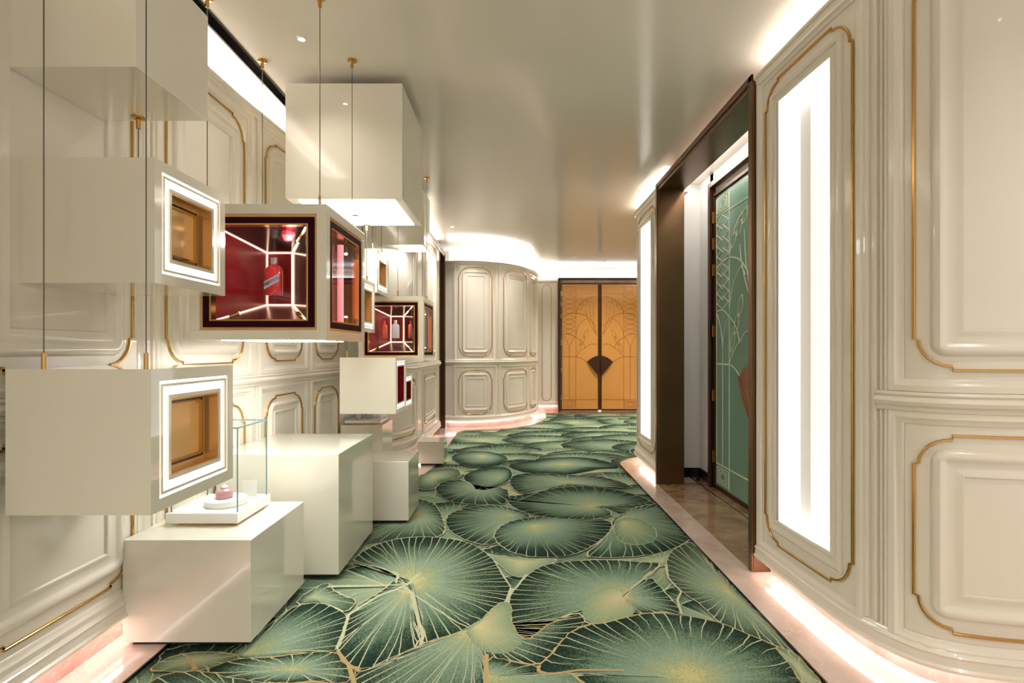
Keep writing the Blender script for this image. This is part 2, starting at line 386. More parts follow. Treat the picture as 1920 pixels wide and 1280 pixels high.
# end wall around the gold doors
GX0, GX1, GY = 1.018, 2.87, 11.66
cE = Curve([(.50, GY), (1.018, GY)], -1, 0); 
we = make_wall('wall_back', 'narrow cream end wall panel left of the gold doors', cE, .13, 2.89, rail=False, upper=False)
g = frame(cE, .17, .37, .22, 2.80, GOLD, r=.095, step=.004); g.build('gold_trim', M['gold'], we, smooth=30)
frame(cE, .06, .48, .17, 2.84, [(i*.5, d*.6) for i, d in BORDER]).build('panel_border', M['wall'], we, smooth=40)
cE2 = Curve([(GX1, GY), (3.4, GY)], -1, 0)
make_wall('wall_back', 'cream end wall right of the gold doors', cE2, .13, 2.89, rail=False, upper=False)
mb = MB(); mb.box(.2, 3.6, GY+.02, GY+.12, 2.94, ZC+.02); mb.box(.2, GX0, GY+.10, GY+.2, 0, 2.95); mb.box(GX1, 3.6, GY+.10, GY+.2, 0, 2.95); 
o = mb.build('wall_back', M['wall_white']); tag(o, 'white lit band above the gold doors', None, None, 'structure')
lc = MB(); lc.box(.6, 3.4, GY-.02, GY+.01, 2.955, 2.962); lc.build('led_strip', M['led_cove'], o)
cS = Curve([(3.4, 11.66), (3.4, 6.6)], -1, 0)
make_wall('wall_right', 'far right cream wall hidden past the lit niche', cS, .13, 2.98)
cS2 = Curve([(3.4, 6.62), (2.1, 6.62)], -1, 0)
make_wall('wall_right', 'cream return wall past the lit niche', cS2, .10, 3.0)
# no wall behind the camera: left open so world light fills the corridor

# ------------------------------------------------------------------ ceiling with the dark slot on the left
mb = MB(); mb.box(-1.57, 4.6, -2.4, 12.0, ZC, ZC+.1); mb.box(-2.4, -1.64, -2.4, 12.0, ZC, ZC+.1); mb.box(-1.64, -1.57, 5.2, 12.0, ZC, ZC+.1)
ceil = mb.build('ceiling', M['ceiling']); tag(ceil, 'glossy ivory lacquer ceiling', None, None, 'structure')
mb = MB(); mb.box(-1.64, -1.57, -2.4, 5.2, ZC+.03, ZC+.09); mb.box(-1.645, -1.635, -2.4, 5.2, ZC-.004, ZC+.04); mb.box(-1.575, -1.565, -2.4, 5.2, ZC-.004, ZC+.04)
mb.build('ceiling_slot', M['black'], ceil)['label'] = 'black recessed ceiling slot'

# ------------------------------------------------------------------ floor: marble surround, carpet set into it
mb = MB()
def slab(pts, z0=-.05, z1=0.0, mi=0):
    n = len(pts); mb.add([(x, y, z0) for x, y in pts]+[(x, y, z1) for x, y in pts],
        [tuple(range(n))[::-1], tuple(range(n, 2*n))]+[(i, (i+1) % n, n+(i+1) % n, n+i) for i in range(n)], mi)
CE = [(-.90, 8.62), (-.80, 8.86), (-.35, 8.94), (.05, 9.15), (.34, 9.5), (.56, 9.95), (.68, 10.5), (.72, 11.25)]
slab([(1.275, -2.4), (1.275, 6.2), (1.30, 6.32), (1.44, 6.5), (1.62, 6.66), (2.2, 6.72), (3.3, 6.72), (3.3, -2.4)][::-1] if False else [(1.275, -2.4), (3.4, -2.4), (3.4, 6.68), (2.2, 6.68), (1.64, 6.68), (1.44, 6.52), (1.31, 6.34), (1.275, 6.2)])
slab([(-2.0, -2.4), (-1.577, -2.4), (-1.577, 4.6), (-1.45, 4.95), (-1.15, 5.35), (-.95, 5.75), (-.905, 6.1), (-.90, 8.62), (-2.0, 8.62)])
slab([(-2.0, 8.62)]+CE+[(.72, 12.2), (-2.0, 12.2)])
slab([(.72, 11.25), (3.4, 11.25), (3.4, 12.2), (.72, 12.2)], mi=1)
slab([(3.2, 6.68), (3.6, 6.68), (3.6, 11.25), (3.2, 11.25)])
floor = mb.build('floor', [M['marble'], M['marble_brown']]); tag(floor, 'polished blush marble floor around the carpet', None, None, 'structure')
mb = MB(); mb.box(1.46, 1.885, 3.26, 5.34, .0, .002); mb.box(1.895, 2.5, 2.9, 5.6, 0, .002)
mb.build('stone_inset', M['marble_brown'], floor)['label'] = 'marble in the portal with reflected bronze painted in as brown'  # brown colour stands in for bronze and doors reflecting in the marble
mb = MB(); mb.box(1.884, 1.896, 3.1, 5.58, 0, .003); mb.build('inlay_line', M['black'], floor)
mb = MB(); mb.box(1.270, 1.279, -2.4, 6.2, -.02, .003); mb.box(-1.581, -1.573, -2.4, 4.6, -.02, .003)
mb.build('edge_strip', M['black'], floor)

def carpet_mat():
    m = bpy.data.materials.new('lotus_leaf_carpet'); m.use_nodes = True; nt = m.node_tree; L = nt.links
    p = nt.nodes['Principled BSDF']; p.inputs['Roughness'].default_value = .95; p.inputs['Specular IOR Level'].default_value = .1
    def N(t, **k):
        n = nt.nodes.new(t)
        for a, b in k.items(): setattr(n, a, b)
        return n
    def math_(op, a, b=None, c=None, clamp=False):
        n = N('ShaderNodeMath', operation=op); n.use_clamp = clamp
        for i, x in enumerate((a, b, c)):
            if x is None: continue
            if isinstance(x, (int, float)): n.inputs[i].default_value = x
            else: L.new(x, n.inputs[i])
        return n.outputs[0]
    at = N('ShaderNodeAttribute', attribute_name='leafco'); sx = N('ShaderNodeSeparateXYZ'); L.new(at.outputs['Vector'], sx.inputs[0])
    a2 = N('ShaderNodeAttribute', attribute_name='leafvar'); s2 = N('ShaderNodeSeparateXYZ'); L.new(a2.outputs['Vector'], s2.inputs[0])
    x, y, v = sx.outputs; seed, tone, stag = s2.outputs
    tc = N('ShaderNodeTexCoord')
    warp = N('ShaderNodeTexNoise'); warp.inputs['Scale'].default_value = 5; warp.inputs['Detail'].default_value = 3; L.new(tc.outputs['Object'], warp.inputs['Vector'])
    big = N('ShaderNodeTexNoise'); big.inputs['Scale'].default_value = 2.2; big.inputs['Detail'].default_value = 4; L.new(tc.outputs['Object'], big.inputs['Vector'])
    pile = N('ShaderNodeTexNoise'); pile.inputs['Scale'].default_value = 170; pile.inputs['Detail'].default_value = 2; L.new(tc.outputs['Object'], pile.inputs['Vector'])
    th = math_('ARCTAN2', y, x); r = math_('SQRT', math_('ADD', math_('MULTIPLY', x, x), math_('MULTIPLY', y, y)))
    # radial streaks
    ang = N('ShaderNodeCombineXYZ'); L.new(math_('MULTIPLY', th, 26.0), ang.inputs[0]); L.new(math_('MULTIPLY', v, 1.6), ang.inputs[1]); L.new(math_('MULTIPLY', seed, 40), ang.inputs[2])
    st = N('ShaderNodeTexNoise'); st.inputs['Scale'].default_value = 1; st.inputs['Detail'].default_value = 3; L.new(ang.outputs[0], st.inputs['Vector'])
    vv = math_('ADD', v, math_('MULTIPLY', math_('SUBTRACT', st.outputs['Fac'], .5), .35))
    vv = math_('ADD', vv, math_('MULTIPLY', math_('SUBTRACT', pile.outputs['Fac'], .5), .8))
    vv = math_('ADD', vv, math_('MULTIPLY', math_('SUBTRACT', big.outputs['Fac'], .5), .5), clamp=True)
    cr = N('ShaderNodeValToRGB'); e = cr.color_ramp.elements
    e[0].position = 0; e[0].color = rgb(196, 186, 132)
    e[1].position = 1; e[1].color = rgb(28, 46, 38)
    for ps, c in ((.12, rgb(158, 168, 124)), (.34, rgb(134, 156, 134)), (.62, rgb(104, 128, 104)), (.86, rgb(44, 66, 52))):
        q = e.new(ps); q.color = c
    L.new(vv, cr.inputs[0])
    cl = N('ShaderNodeValToRGB'); e = cl.color_ramp.elements       # pale fan leaves
    e[0].position = 0; e[0].color = rgb(200, 192, 146); e[1].position = 1; e[1].color = rgb(128, 156, 126)
    L.new(vv, cl.inputs[0])
    mx = N('ShaderNodeMix', data_type='RGBA'); L.new(tone, mx.inputs[0]); L.new(cr.outputs[0], mx.inputs[6]); L.new(cl.outputs[0], mx.inputs[7])
    # veins
    def veins(n, w, ph):
        t = math_('ADD', math_('MULTIPLY', th, n/(2*PI)), math_('MULTIPLY', math_('SUBTRACT', warp.outputs['Fac'], .5), ph))
        t = math_('ADD', t, seed)
        f = math_('ABSOLUTE', math_('SUBTRACT', math_('FRACT', t), .5))
        d = math_('MULTIPLY', math_('MULTIPLY', f, 2*PI/n), r)
        return math_('SUBTRACT', 1, math_('DIVIDE', d, w), clamp=True)
    ve = math_('MULTIPLY', veins(38, .0042, 2.2), 1.8, clamp=True)
    vfade = math_('MULTIPLY', math_('SUBTRACT', v, .22), 3.0, clamp=True)
    ve = math_('MULTIPLY', math_('MULTIPLY', ve, vfade), .75)
    stv = math_('MULTIPLY', math_('SUBTRACT', st.outputs['Fac'], .35), 4, clamp=True)
    ve = math_('MULTIPLY', math_('MULTIPLY', ve, stv), math_('SUBTRACT', 1, stag))
    vc = N('ShaderNodeMix', data_type='RGBA'); L.new(ve, vc.inputs[0]); L.new(mx.outputs[2], vc.inputs[6]); vc.inputs[7].default_value = rgb(206, 208, 160)
    L.new(vc.outputs[2], p.inputs['Base Color'])
    b = N('ShaderNodeBump'); b.inputs['Strength'].default_value = .5; b.inputs['Distance'].default_value = .003
    L.new(pile.outputs['Fac'], b.inputs['Height']); L.new(b.outputs['Normal'], p.inputs['Normal'])
    return m
M['carpet'] = carpet_mat()
M['carpet_line'] = pr('carpet_cream_outline', rgb(198, 200, 166), rough=.95, spec=.1, bump=.4, bscale=200, mott=.15)
M['carpet_gold'] = pr('carpet_gold_outline', rgb(190, 168, 118), rough=.95, spec=.1, bump=.4, bscale=200, mott=.15)
M['carpet_under'] = pr('carpet_dark_ground', rgb(34, 52, 42), rough=.95, spec=.1, bump=.4, bscale=200, mott=.3)

def build_carpet():
    V = []; Fc = []; mi = []; A = []; B = []
    z = [-.027]
    def wave(rng, amp):
        ks = [(k, rng.uniform(-1, 1)*amp/(k**.6), rng.uniform(0, 6.28)) for k in (2, 3, 5, 8, 13, 21, 34)]
        return lambda t: 1+sum(a*math.sin(k*t+p_) for k, a, p_ in ks)
    def leaf(cx, cy, R_, ex=1, off=(0, 0), notch=None, tone=0, line=1, arc=None, rot=0, w=.008):
        """rim = ellipse around (cx,cy); hub shifted by off*R"""
        rng = random.Random(int(cx*1000)*7+int(cy*1000)); seed = rng.random(); wv = wave(rng, .065)
        hx, hy = cx+off[0]*R_, cy+off[1]*R_
        zt = z[0]; z[0] += .0001
        n = 150; rim = []
        if arc: ts = [arc[0]+(arc[1]-arc[0])*i/n for i in range(n+1)]
        else: ts = [2*PI*i/n for i in range(n+1)]
        for t in ts:
            q = wv(t); x = cx+R_*ex*math.cos(t)*q; y = cy+R_*math.sin(t)*q
            if notch is not None:
                d = (t-notch[0]+PI) % (2*PI)-PI; k = max(0, 1-abs(d)/notch[1])
                k = min(1, k*1.7)**.8*.92
                x += (hx-x)*k; y += (hy-y)*k
            rim.append((x, y))
        b = len(V); V.append((hx, hy, zt)); A.append((0, 0, 0)); B.append((seed, tone, 0))
        rings = (.35, .7, 1)
        for k in rings:
            for x, y in rim:
                V.append((hx+(x-hx)*k, hy+(y-hy)*k, zt)); A.append((x*k-hx*k, y*k-hy*k, k)); B.append((seed, tone, 0))
        m = len(rim)
        for i in range(m-1):
            Fc.append((b, b+1+i, b+2+i)); mi.append(0)
            for j in range(2):
                o = b+1+j*m; Fc.append((o+i, o+m+i, o+m+i+1, o+i+1)); mi.append(0)
        if line:
            zl = zt+.00005; b = len(V)
            pts = rim if not arc else [(hx, hy)]+rim+[(hx, hy)]
            for i, (x, y) in enumerate(pts):
                a = pts[max(0, i-1)]; c = pts[min(len(pts)-1, i+1)]
                tx, ty = c[0]-a[0], c[1]-a[1]; l = math.hypot(tx, ty) or 1; nx, ny = -ty/l, tx/l
                ww = w*(.55+.8*abs(math.sin(i*.37+seed*9))*rng.uniform(.6, 1.2))/2
                jx = rng.uniform(-.003, .003)
                V.append((x+nx*(ww+jx), y+ny*(ww+jx), zl)); V.append((x-nx*(ww-jx), y-ny*(ww-jx), zl))
                A.extend([(0, 0, 0)]*2); B.extend([(0, 0, 0)]*2)
            for i in range(len(pts)-1):
                Fc.append((b+2*i, b+2*i+1, b+2*i+3, b+2*i+2)); mi.append(line)
    def stem(pts, w0, w1, mat=1):
        zl = z[0]; z[0] += .0001; b = len(V)
        for i, (x, y) in enumerate(pts):
            a = pts[max(0, i-1)]; c = pts[min(len(pts)-1, i+1)]
            tx, ty = c[0]-a[0], c[1]-a[1]; l = math.hypot(tx, ty) or 1; nx, ny = -ty/l, tx/l
            ww = (w0+(w1-w0)*i/(len(pts)-1))/2
            V.append((x+nx*ww, y+ny*ww, zl)); V.append((x-nx*ww, y-ny*ww, zl)); A.extend([(0, 0, 0)]*2); B.extend([(0, 0, 0)]*2)
        for i in range(len(pts)-1):
            Fc.append((b+2*i, b+2*i+1, b+2*i+3, b+2*i+2)); mi.append(mat)
    # ground sheet
    b = len(V); V.extend([(-1.6, -2.4, -.028), (1.5, -2.4, -.028), (3.2, 6.7, -.028), (3.2, 11.3, -.028), (.5, 11.3, -.028), (-.95, 9, -.028), (-1.6, 4.8, -.028)]); A.extend([(0, 0, .9)]*7); B.extend([(0, 0, 0)]*7)
    Fc.append(tuple(range(b, b+7))); mi.append(3)
    rng = random.Random(11)
    far = []
    y = 10.9
    row = 0
    while y > -1.8:                                       # overlapping rows laid from the far end towards the viewer
        n = 5 if y > 6 else 4
        x0, x1 = (-1.0, 3.0) if y > 6.3 else (-1.5, 1.3)
        k = x0+(.35 if row % 2 else 0)
        while k < x1+.2:
            far.append((k+rng.uniform(-.15, .15), y+rng.uniform(-.14, .14))); k += rng.uniform(.62, .88)
        y -= .50; row += 1
    for (x, y) in far:
        Rr = rng.uniform(.42, .60); a = rng.uniform(0, 2*PI)
        near = 2.0 < y < 4.6 and -1.4 < x < 1.5
        if near: Rr *= .9
        leaf(x, y, Rr, ex=rng.uniform(1.0, 1.35), off=(.3*math.cos(a), .3*math.sin(a)), notch=(a, rng.uniform(.12, .3)) if rng.random() < .7 else None,
             tone=rng.choice((0, 0, 0, .35, .8)), line=1 if (rng.random() < .3 or y < 4.8) else 0, w=.008)
        if rng.random() < .6:                              # a folded-over lobe of the same leaf
            t0 = rng.uniform(0, 6.28); q = rng.uniform(.5, .8)
            leaf(x+.2*Rr*math.cos(t0), y+.2*Rr*math.sin(t0), Rr*q, ex=1.2, off=(-.25*math.cos(t0), -.25*math.sin(t0)), tone=rng.choice((0, 0, .3)),
                 line=rng.choice((0, 0, 1)) if y > 4.8 else 1, arc=(t0-rng.uniform(.5, 1.1), t0+rng.uniform(.5, 1.1)), w=.007)
    # the leaves that read clearly in the foreground
    def q_(X, Y_): return fl(244+X/1.4035, 825+Y_/1.4035)
    def smooth_closed(P, it=2):
        for _ in range(it):
            Q = []
            for a, b in zip(P, P[1:]+P[:1]): Q += [(a[0]*.75+b[0]*.25, a[1]*.75+b[1]*.25), (a[0]*.25+b[0]*.75, a[1]*.25+b[1]*.75)]
            P = Q
        return P
    def drawn(hub, pts, tone=0, line=1, w=.008, veins=.075, vmat=1, hidden=0, deep=(.25, .6)):
        """one drawn leaf: hub and outline are given on the floor plane"""
        rng = random.Random(int(hub[0]*31+hub[1]*7)); seed = rng.random()
        h = q_(*hub); P = smooth_closed([q_(*p_) for p_ in pts], 1)
        R_ = []
        for a, b in zip(P, P[1:]+P[:1]):                  # resample and roughen the rim
            l = math.hypot(b[0]-a[0], b[1]-a[1]); m = max(1, int(l/.022))
            for k in range(m): R_.append((a[0]+(b[0]-a[0])*k/m+rng.gauss(0, .0022), a[1]+(b[1]-a[1])*k/m+rng.gauss(0, .0022)))
        zt = z[0]; z[0] += .00015; b = len(V); n = len(R_)
        V.append((h[0], h[1], zt)); A.append((0, 0, 0)); B.append((seed, tone, 1))
        for k in (.35, .7, 1):
            for x, y in R_:
                V.append((h[0]+(x-h[0])*k, h[1]+(y-h[1])*k, zt)); A.append(((x-h[0])*k, (y-h[1])*k, k)); B.append((seed, tone, 1))
        for i in range(n):
            j = (i+1) % n; Fc.append((b, b+1+i, b+1+j)); mi.append(0)
            for r_ in range(2):
                o = b+1+r_*n; Fc.append((o+i, o+n+i, o+n+j, o+j)); mi.append(0)
        def strip(Q, wf, mat, dz):
            b = len(V)
            for i, (x, y) in enumerate(Q):
                a = Q[max(0, i-1)]; c = Q[min(len(Q)-1, i+1)]; tx, ty = c[0]-a[0], c[1]-a[1]; l = math.hypot(tx, ty) or 1
                ww = wf(i/(len(Q)-1))/2; nx, ny = -ty/l*ww, tx/l*ww
                V.append((x+nx, y+ny, zt+dz)); V.append((x-nx, y-ny, zt+dz)); A.extend([(0, 0, 0)]*2); B.extend([(0, 0, 0)]*2)
            for i in range(len(Q)-1): Fc.append((b+2*i, b+2*i+1, b+2*i+3, b+2*i+2)); mi.append(mat)
        if veins:
            acc = 0
            for i in range(n):
                a = R_[i-1]; c = R_[i]; acc += math.hypot(c[0]-a[0], c[1]-a[1])
                if acc < veins: continue
                acc = rng.uniform(0, .3)*veins
                dx, dy = c[0]-h[0], c[1]-h[1]; l = math.hypot(dx, dy)
                if l < .09: continue
                f0 = rng.uniform(*deep); bend = rng.uniform(-.035, .035)*l
                Q = []
                for k in range(9):
                    f = f0+(1.0-f0)*k/8; sb = math.sin(PI*(k/8))*bend+rng.gauss(0, .0015)
                    Q.append((h[0]+dx*f-dy/l*sb, h[1]+dy*f+dx/l*sb))
                strip(Q, lambda t, w=w: w*(.12+.62*t), vmat, .00005)
        if line:
            ph = rng.uniform(0, 6); strip(R_+R_[:1], lambda t: w*(.8+.35*math.sin(t*23+ph)+.2*math.sin(t*61)), line, .0001)
    D = drawn
    D((1140, 62), [(990,62),(1040,55),(1100,45),(1180,42),(1240,50),(1300,70),(1230,72),(1200,80),(1140,88),(1070,85),(1020,78)], line=0, veins=0)
    D((930, 40), [(840,45),(860,32),(900,26),(960,30),(1000,45),(980,58),(940,68),(890,70),(870,60)], line=1, veins=0, w=.006)
    D((800, 95), [(750,105),(770,85),(800,75),(860,70),(876,95),(820,105),(800,128),(760,130)], tone=.3, line=1, veins=0)
    D((1150, 110), [(1000,95),(1030,85),(1090,85),(1150,90),(1230,90),(1300,110),(1330,125),(1240,120),(1160,118),(1090,128),(1045,140),(1015,135),(1000,115)], line=1, veins=.12)
    D((975, 95), [(872,95),(900,78),(950,68),(1000,70),(1008,95),(985,115),(930,132),(905,132),(890,112)], line=1, veins=0)
    D((925, 120), [(798,130),(820,108),(860,100),(895,110),(915,134),(990,118),(1003,165),(930,168),(870,165),(830,155)], line=1, veins=.13)
    D((760, 190), [(560,290),(640,262),(740,264),(800,256),(832,240),(824,205),(806,168),(780,156),(740,150),(650,190)], line=1, veins=.10, tone=.1)
    D((1440, 190), [(1240,172),(1290,172),(1360,165),(1375,156),(1420,175),(1480,230),(1500,300),(1400,230)], line=0, veins=.07)
    D((1005, 195), [(828,215),(838,190),(900,172),(960,168),(1010,178),(1060,195),(1040,230),(960,272),(920,272),(880,260),(845,240)], line=1, veins=.08)
    D((1290, 205), [(1265,208),(1300,190),(1340,170),(1400,165),(1450,190),(1492,240),(1470,262),(1430,285),(1360,302),(1250,308),(1190,303),(1240,262),(1272,228)], line=1, veins=.075)
    D((1300, 215), [(1272,215),(1300,200),(1345,205),(1385,230),(1385,262),(1340,275),(1290,268),(1275,245)], tone=.7, line=1, veins=.10, w=.005)
    D((1060, 222), [(965,268),(955,242),(985,216),(1040,202),(1120,196),(1200,196),(1262,210),(1270,228),(1240,262),(1190,292),(1130,306),(1060,306),(1000,292)], line=1, veins=.07, deep=(.5, .75))
    D((1215, 172), [(985,150),(1010,162),(1040,150),(1090,128),(1160,120),(1240,122),(1310,135),(1372,156),(1355,165),(1290,172),(1236,172),(1275,192),(1240,205),(1160,206),(1080,200),(1030,186),(1000,170)], line=1, veins=.12, w=.006, deep=(.6, .8))
    D((1030, 318), [(925,290),(950,300),(1040,310),(1135,310),(1095,328),(1060,345),(1030,360),(1000,352),(972,325)], tone=.9, line=1, veins=0)
    D((1400, 315), [(1300,316),(1360,306),(1434,284),(1418,305),(1412,328),(1390,330),(1345,320)], tone=.7, line=1, veins=.05)
    D((1580, 400), [(1408,330),(1420,292),(1470,262),(1500,285),(1560,350),(1650,440),(1740,530),(1790,590),(1680,532),(1600,505),(1550,478),(1500,428),(1450,395),(1415,360)], tone=.15, line=1, veins=.06, deep=(.3, .5))
    D((300, 560), [(380,470),(440,430),(500,424),(545,440),(574,460),(562,500),(548,550),(500,552),(440,562),(370,572),(290,572),(250,560),(320,520)], line=1, veins=.07)
    D((480, 410), [(430,432),(460,400),(520,370),(530,390),(560,405),(600,420),(570,452),(540,438),(500,424)], tone=.2, line=1, veins=.08)
    D((170, 575), [(40,606),(90,572),(150,556),(230,552),(300,566),(240,588),(200,602),(150,606),(90,604)], tone=.45, line=2, veins=.06)
    D((430, 600), [(196,604),(240,585),(300,570),(370,568),(440,560),(540,550),(566,588),(604,606),(560,640),(500,628),(400,640),(300,632),(240,622)], line=2, veins=.085, deep=(.15, .4), w=.009)
    D((300, 720), [(-60,700),(40,640),(100,608),(196,604),(260,624),(400,640),(520,630),(580,660),(560,740),(200,760)], tone=.1, line=2, veins=.08)
    D((735, 385), [(700,362),(660,397),(610,425),(575,456),(566,492),(556,530),(542,550),(575,590),(620,602),(690,577),(762,536),(757,480),(744,400)], line=1, veins=.055, deep=(.1, .5))
    D((745, 372), [(700,352),(660,332),(575,322),(620,285),(680,262),(740,253),(800,253),(860,260),(905,274),(946,300),(968,330),(988,365),(1002,388),(990,422),(955,450),(890,492),(830,520),(764,536),(775,500),(757,470),(746,430),(740,392)], line=1, veins=.055, deep=(.2, .6), w=.009)
    D((1290, 408), [(1404,322),(1360,320),(1300,315),(1240,312),(1180,315),(1120,320),(1080,331),(1045,352),(1020,380),(1002,402),(995,432),(1000,470),(1015,506),(1045,526),(1072,500),(1110,474),(1150,458),(1190,453),(1197,482),(1260,476),(1335,456),(1300,430),(1290,410),(1350,365)], line=1, veins=.055, deep=(.35, .7), w=.009)
    D((1295, 412), [(1366,352),(1400,390),(1440,432),(1452,458),(1400,450),(1335,456),(1302,432),(1296,410)], line=1, veins=.06)
    D((1295, 408), [(1186,440),(1200,412),(1245,386),(1292,382),(1302,422),(1340,455),(1262,476),(1200,482)], tone=1, line=0, veins=.05, deep=(.1, .4), w=.005, vmat=2)
    D((905, 492), [(762,536),(690,576),(620,602),(596,612),(575,650),(590,720),(740,760),(900,740),(936,690),(938,566),(1000,580),(1075,592),(1105,565),(1135,525),(1197,484),(1190,455),(1110,476),(1075,502),(1045,526),(1015,506),(1000,470),(1006,440),(992,424),(970,426),(938,462),(890,492),(830,518)], line=2, veins=.06, deep=(.15, .5), w=.009)
    D((915, 488), [(880,496),(938,462),(970,426),(992,424),(1006,440),(1000,470),(1015,506),(1040,524),(1000,560),(940,560),(900,530)], tone=.9, line=0, veins=.05, deep=(.1, .3), w=.005, vmat=2)
    D((940, 620), [(938,564),(1000,580),(1075,592),(1072,608),(1110,614),(1180,605),(1300,604),(1350,660),(1200,760),(940,760),(936,640)], tone=.0, line=2, veins=.09)
    D((1480, 625), [(1072,604),(1084,582),(1112,560),(1132,530),(1160,502),(1200,484),(1260,476),(1320,459),(1390,452),(1450,460),(1500,466),(1560,481),(1620,506),(1680,530),(1740,556),(1800,610),(1840,690),(1700,800),(1400,840),(1250,720),(1180,612),(1100,614)], line=2, veins=.06, deep=(.45, .8), w=.010)
    D((1760, 600), [(1690,535),(1745,556),(1800,610),(1850,680),(1820,700),(1770,640),(1730,580)], tone=.6, line=2, veins=.06)
    def st(Q, a, b_, m=1): stem([q_(*p_) for p_ in Q], a, b_, m)
    st([(520,384),(560,383),(620,382),(690,380),(745,374),(775,362)], .022, .010)
    st([(760,350),(735,375),(700,392),(660,405),(615,432),(575,458),(563,500),(543,548)], .022, .014)
    st([(690,345),(705,352),(700,375)], .022, .010); st([(722,385),(742,402),(752,440),(760,480),(772,510),(764,538)], .022, .016)
    st([(700,392),(745,404),(800,440),(860,478),(892,492)], .012, .007); st([(775,400),(830,440),(890,470)], .006, .004)
    st([(1370,345),(1335,378),(1290,410)], .014, .008); st([(1004,388),(990,425)], .022, .018); st([(1042,352),(1018,385),(1000,402)], .014, .012)
    st([(604,606),(575,590),(545,552)], .018, .014, 2); st([(575,590),(590,640)], .018, .02, 2); st([(938,562),(936,640)], .02, .022, 2)
    st([(1076,592),(1074,606),(1104,615),(1180,604),(1300,604)], .018, .010, 2); st([(1412,328),(1416,362),(1450,398),(1440,420),(1452,458)], .010, .014)
    st([(150,570),(165,590),(172,603)], .014, .02, 2)
    me = bpy.data.meshes.new('carpet'); me.from_pydata(V, [], Fc)
    for p_, i in zip(me.polygons, mi): p_.material_index = i
    for nm, D in (('leafco', A), ('leafvar', B)):
        a_ = me.attributes.new(nm, 'FLOAT_VECTOR', 'POINT'); a_.data.foreach_set('vector', [c for t in D for c in t])
    o = finish('carpet', me, [M['carpet'], M['carpet_line'], M['carpet_gold'], M['carpet_under']])
    tag(o, 'green carpet with overlapping lotus leaves and gold veins down the corridor', 'carpet')
    print('carpet top', z[0], len(V))
build_carpet()

# ------------------------------------------------------------------ bronze portals
def portal(name, label, X, y0, y1, sgn, depth=.262, zt=3.018, zs=2.955):
    e = tag(MB().box(X, X+sgn*depth, y1-.005, y1+.055, 0, zt).build(name, M['bronze'], bevel=.003), label, 'door frame')
    mb = MB(); mb.box(X, X+sgn*depth, y0-.055, y0+.005, 0, zt); mb.build('jamb', M['bronze'], e, bevel=.003)
    mb = MB(); mb.box(X, X+sgn*depth, y0, y1, zs, zt); mb.build('header', M['bronze'], e, bevel=.003)
    mb = MB(); mb.box(X-sgn*.012, X, y0-.055, y0-.01, 0, zt+.01); mb.box(X-sgn*.012, X, y1+.01, y1+.055, 0, zt+.01); mb.box(X-sgn*.012, X, y0-.055, y1+.055, zt-.03, zt+.01)
    mb.build('face_trim', M['bronze'], e, bevel=.002)
    return e
portal('door_portal', 'tall dark bronze portal around the celadon doors on the right', 1.468, 3.25, 5.28, 1)
portal('door_portal', 'narrow dark bronze portal in the left wall before the curved wall', -1.165, 8.42, 9.06, -1, depth=.45)
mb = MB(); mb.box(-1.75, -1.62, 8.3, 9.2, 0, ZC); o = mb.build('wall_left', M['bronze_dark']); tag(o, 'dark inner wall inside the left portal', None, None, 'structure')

# vestibule behind the right portal
VX = 2.0
mb = MB(); mb.box(1.731, VX+.1, 5.59, 5.69, 0, ZC); mb.box(VX, VX+.1, 5.22, 5.6, 0, ZC); mb.box(VX, VX+.1, 2.9, 5.3, 2.90, ZC)
mb.box(VX, VX+.1, 2.3, 3.2, 0, 2.95); mb.box(1.62, VX+.1, 2.85, 2.95, 0, ZC); mb.box(1.66, 1.735, 5.345, 5.60, 0, ZC)
o = mb.build('wall_right', M['wall_white']); tag(o, 'white inner walls of the portal recess', None, None, 'structure')
mb = MB(); mb.box(1.735, VX-.012, 5.575, 5.59, 0, .10); mb.box(VX-.014, VX, 5.2, 5.59, 0, .10); mb.build('baseboard_right', M['black'], o)
lc = MB(); lc.box(1.76, 1.82, 3.3, 5.5, 3.07, 3.08); lc.build('led_strip', M['led_cove'], o)
mb = MB(); mb.lathe((1.92, 5.42, .0), [(0, 0), (.018, 0), (.018, .035), (.016, .045), (0, .045)]); o = mb.build('door_stop', M['black'], smooth=40)
tag(o, 'small black round door stop on the marble beside the celadon door', 'door stop')

# ------------------------------------------------------------------ double doors with deco inlay
def ribbon(mb, T, pts, wd, w0, w1):
    for (a, b) in zip(pts, pts[1:]):
        d = Vector((b[0]-a[0], b[1]-a[1])); l = d.length
        if l < 1e-6: continue
        d /= l; n = Vector((-d.y, d.x))*wd/2; a_ = Vector(a)-d*wd*.3; b_ = Vector(b)+d*wd*.3
        c = [a_-n, b_-n, b_+n, a_+n]
        mb.add([T(p[0], p[1], w) for w in (w0, w1) for p in c], [(0,3,2,1),(4,5,6,7),(0,1,5,4),(1,2,6,5),(2,3,7,6),(3,0,4,7)])
def arcp(p0, p1, bulge, n=10):                            # curved line from p0 to p1, bulge = sideways offset of its middle
    a = Vector(p0); b = Vector(p1); m = (a+b)/2; d = b-a; nrm = Vector((-d.y, d.x)).normalized()*bulge*2
    c = m+nrm
    return [tuple(a*(1-t)**2+c*2*t*(1-t)+b*t*t) for t in [i/n for i in range(n+1)]]
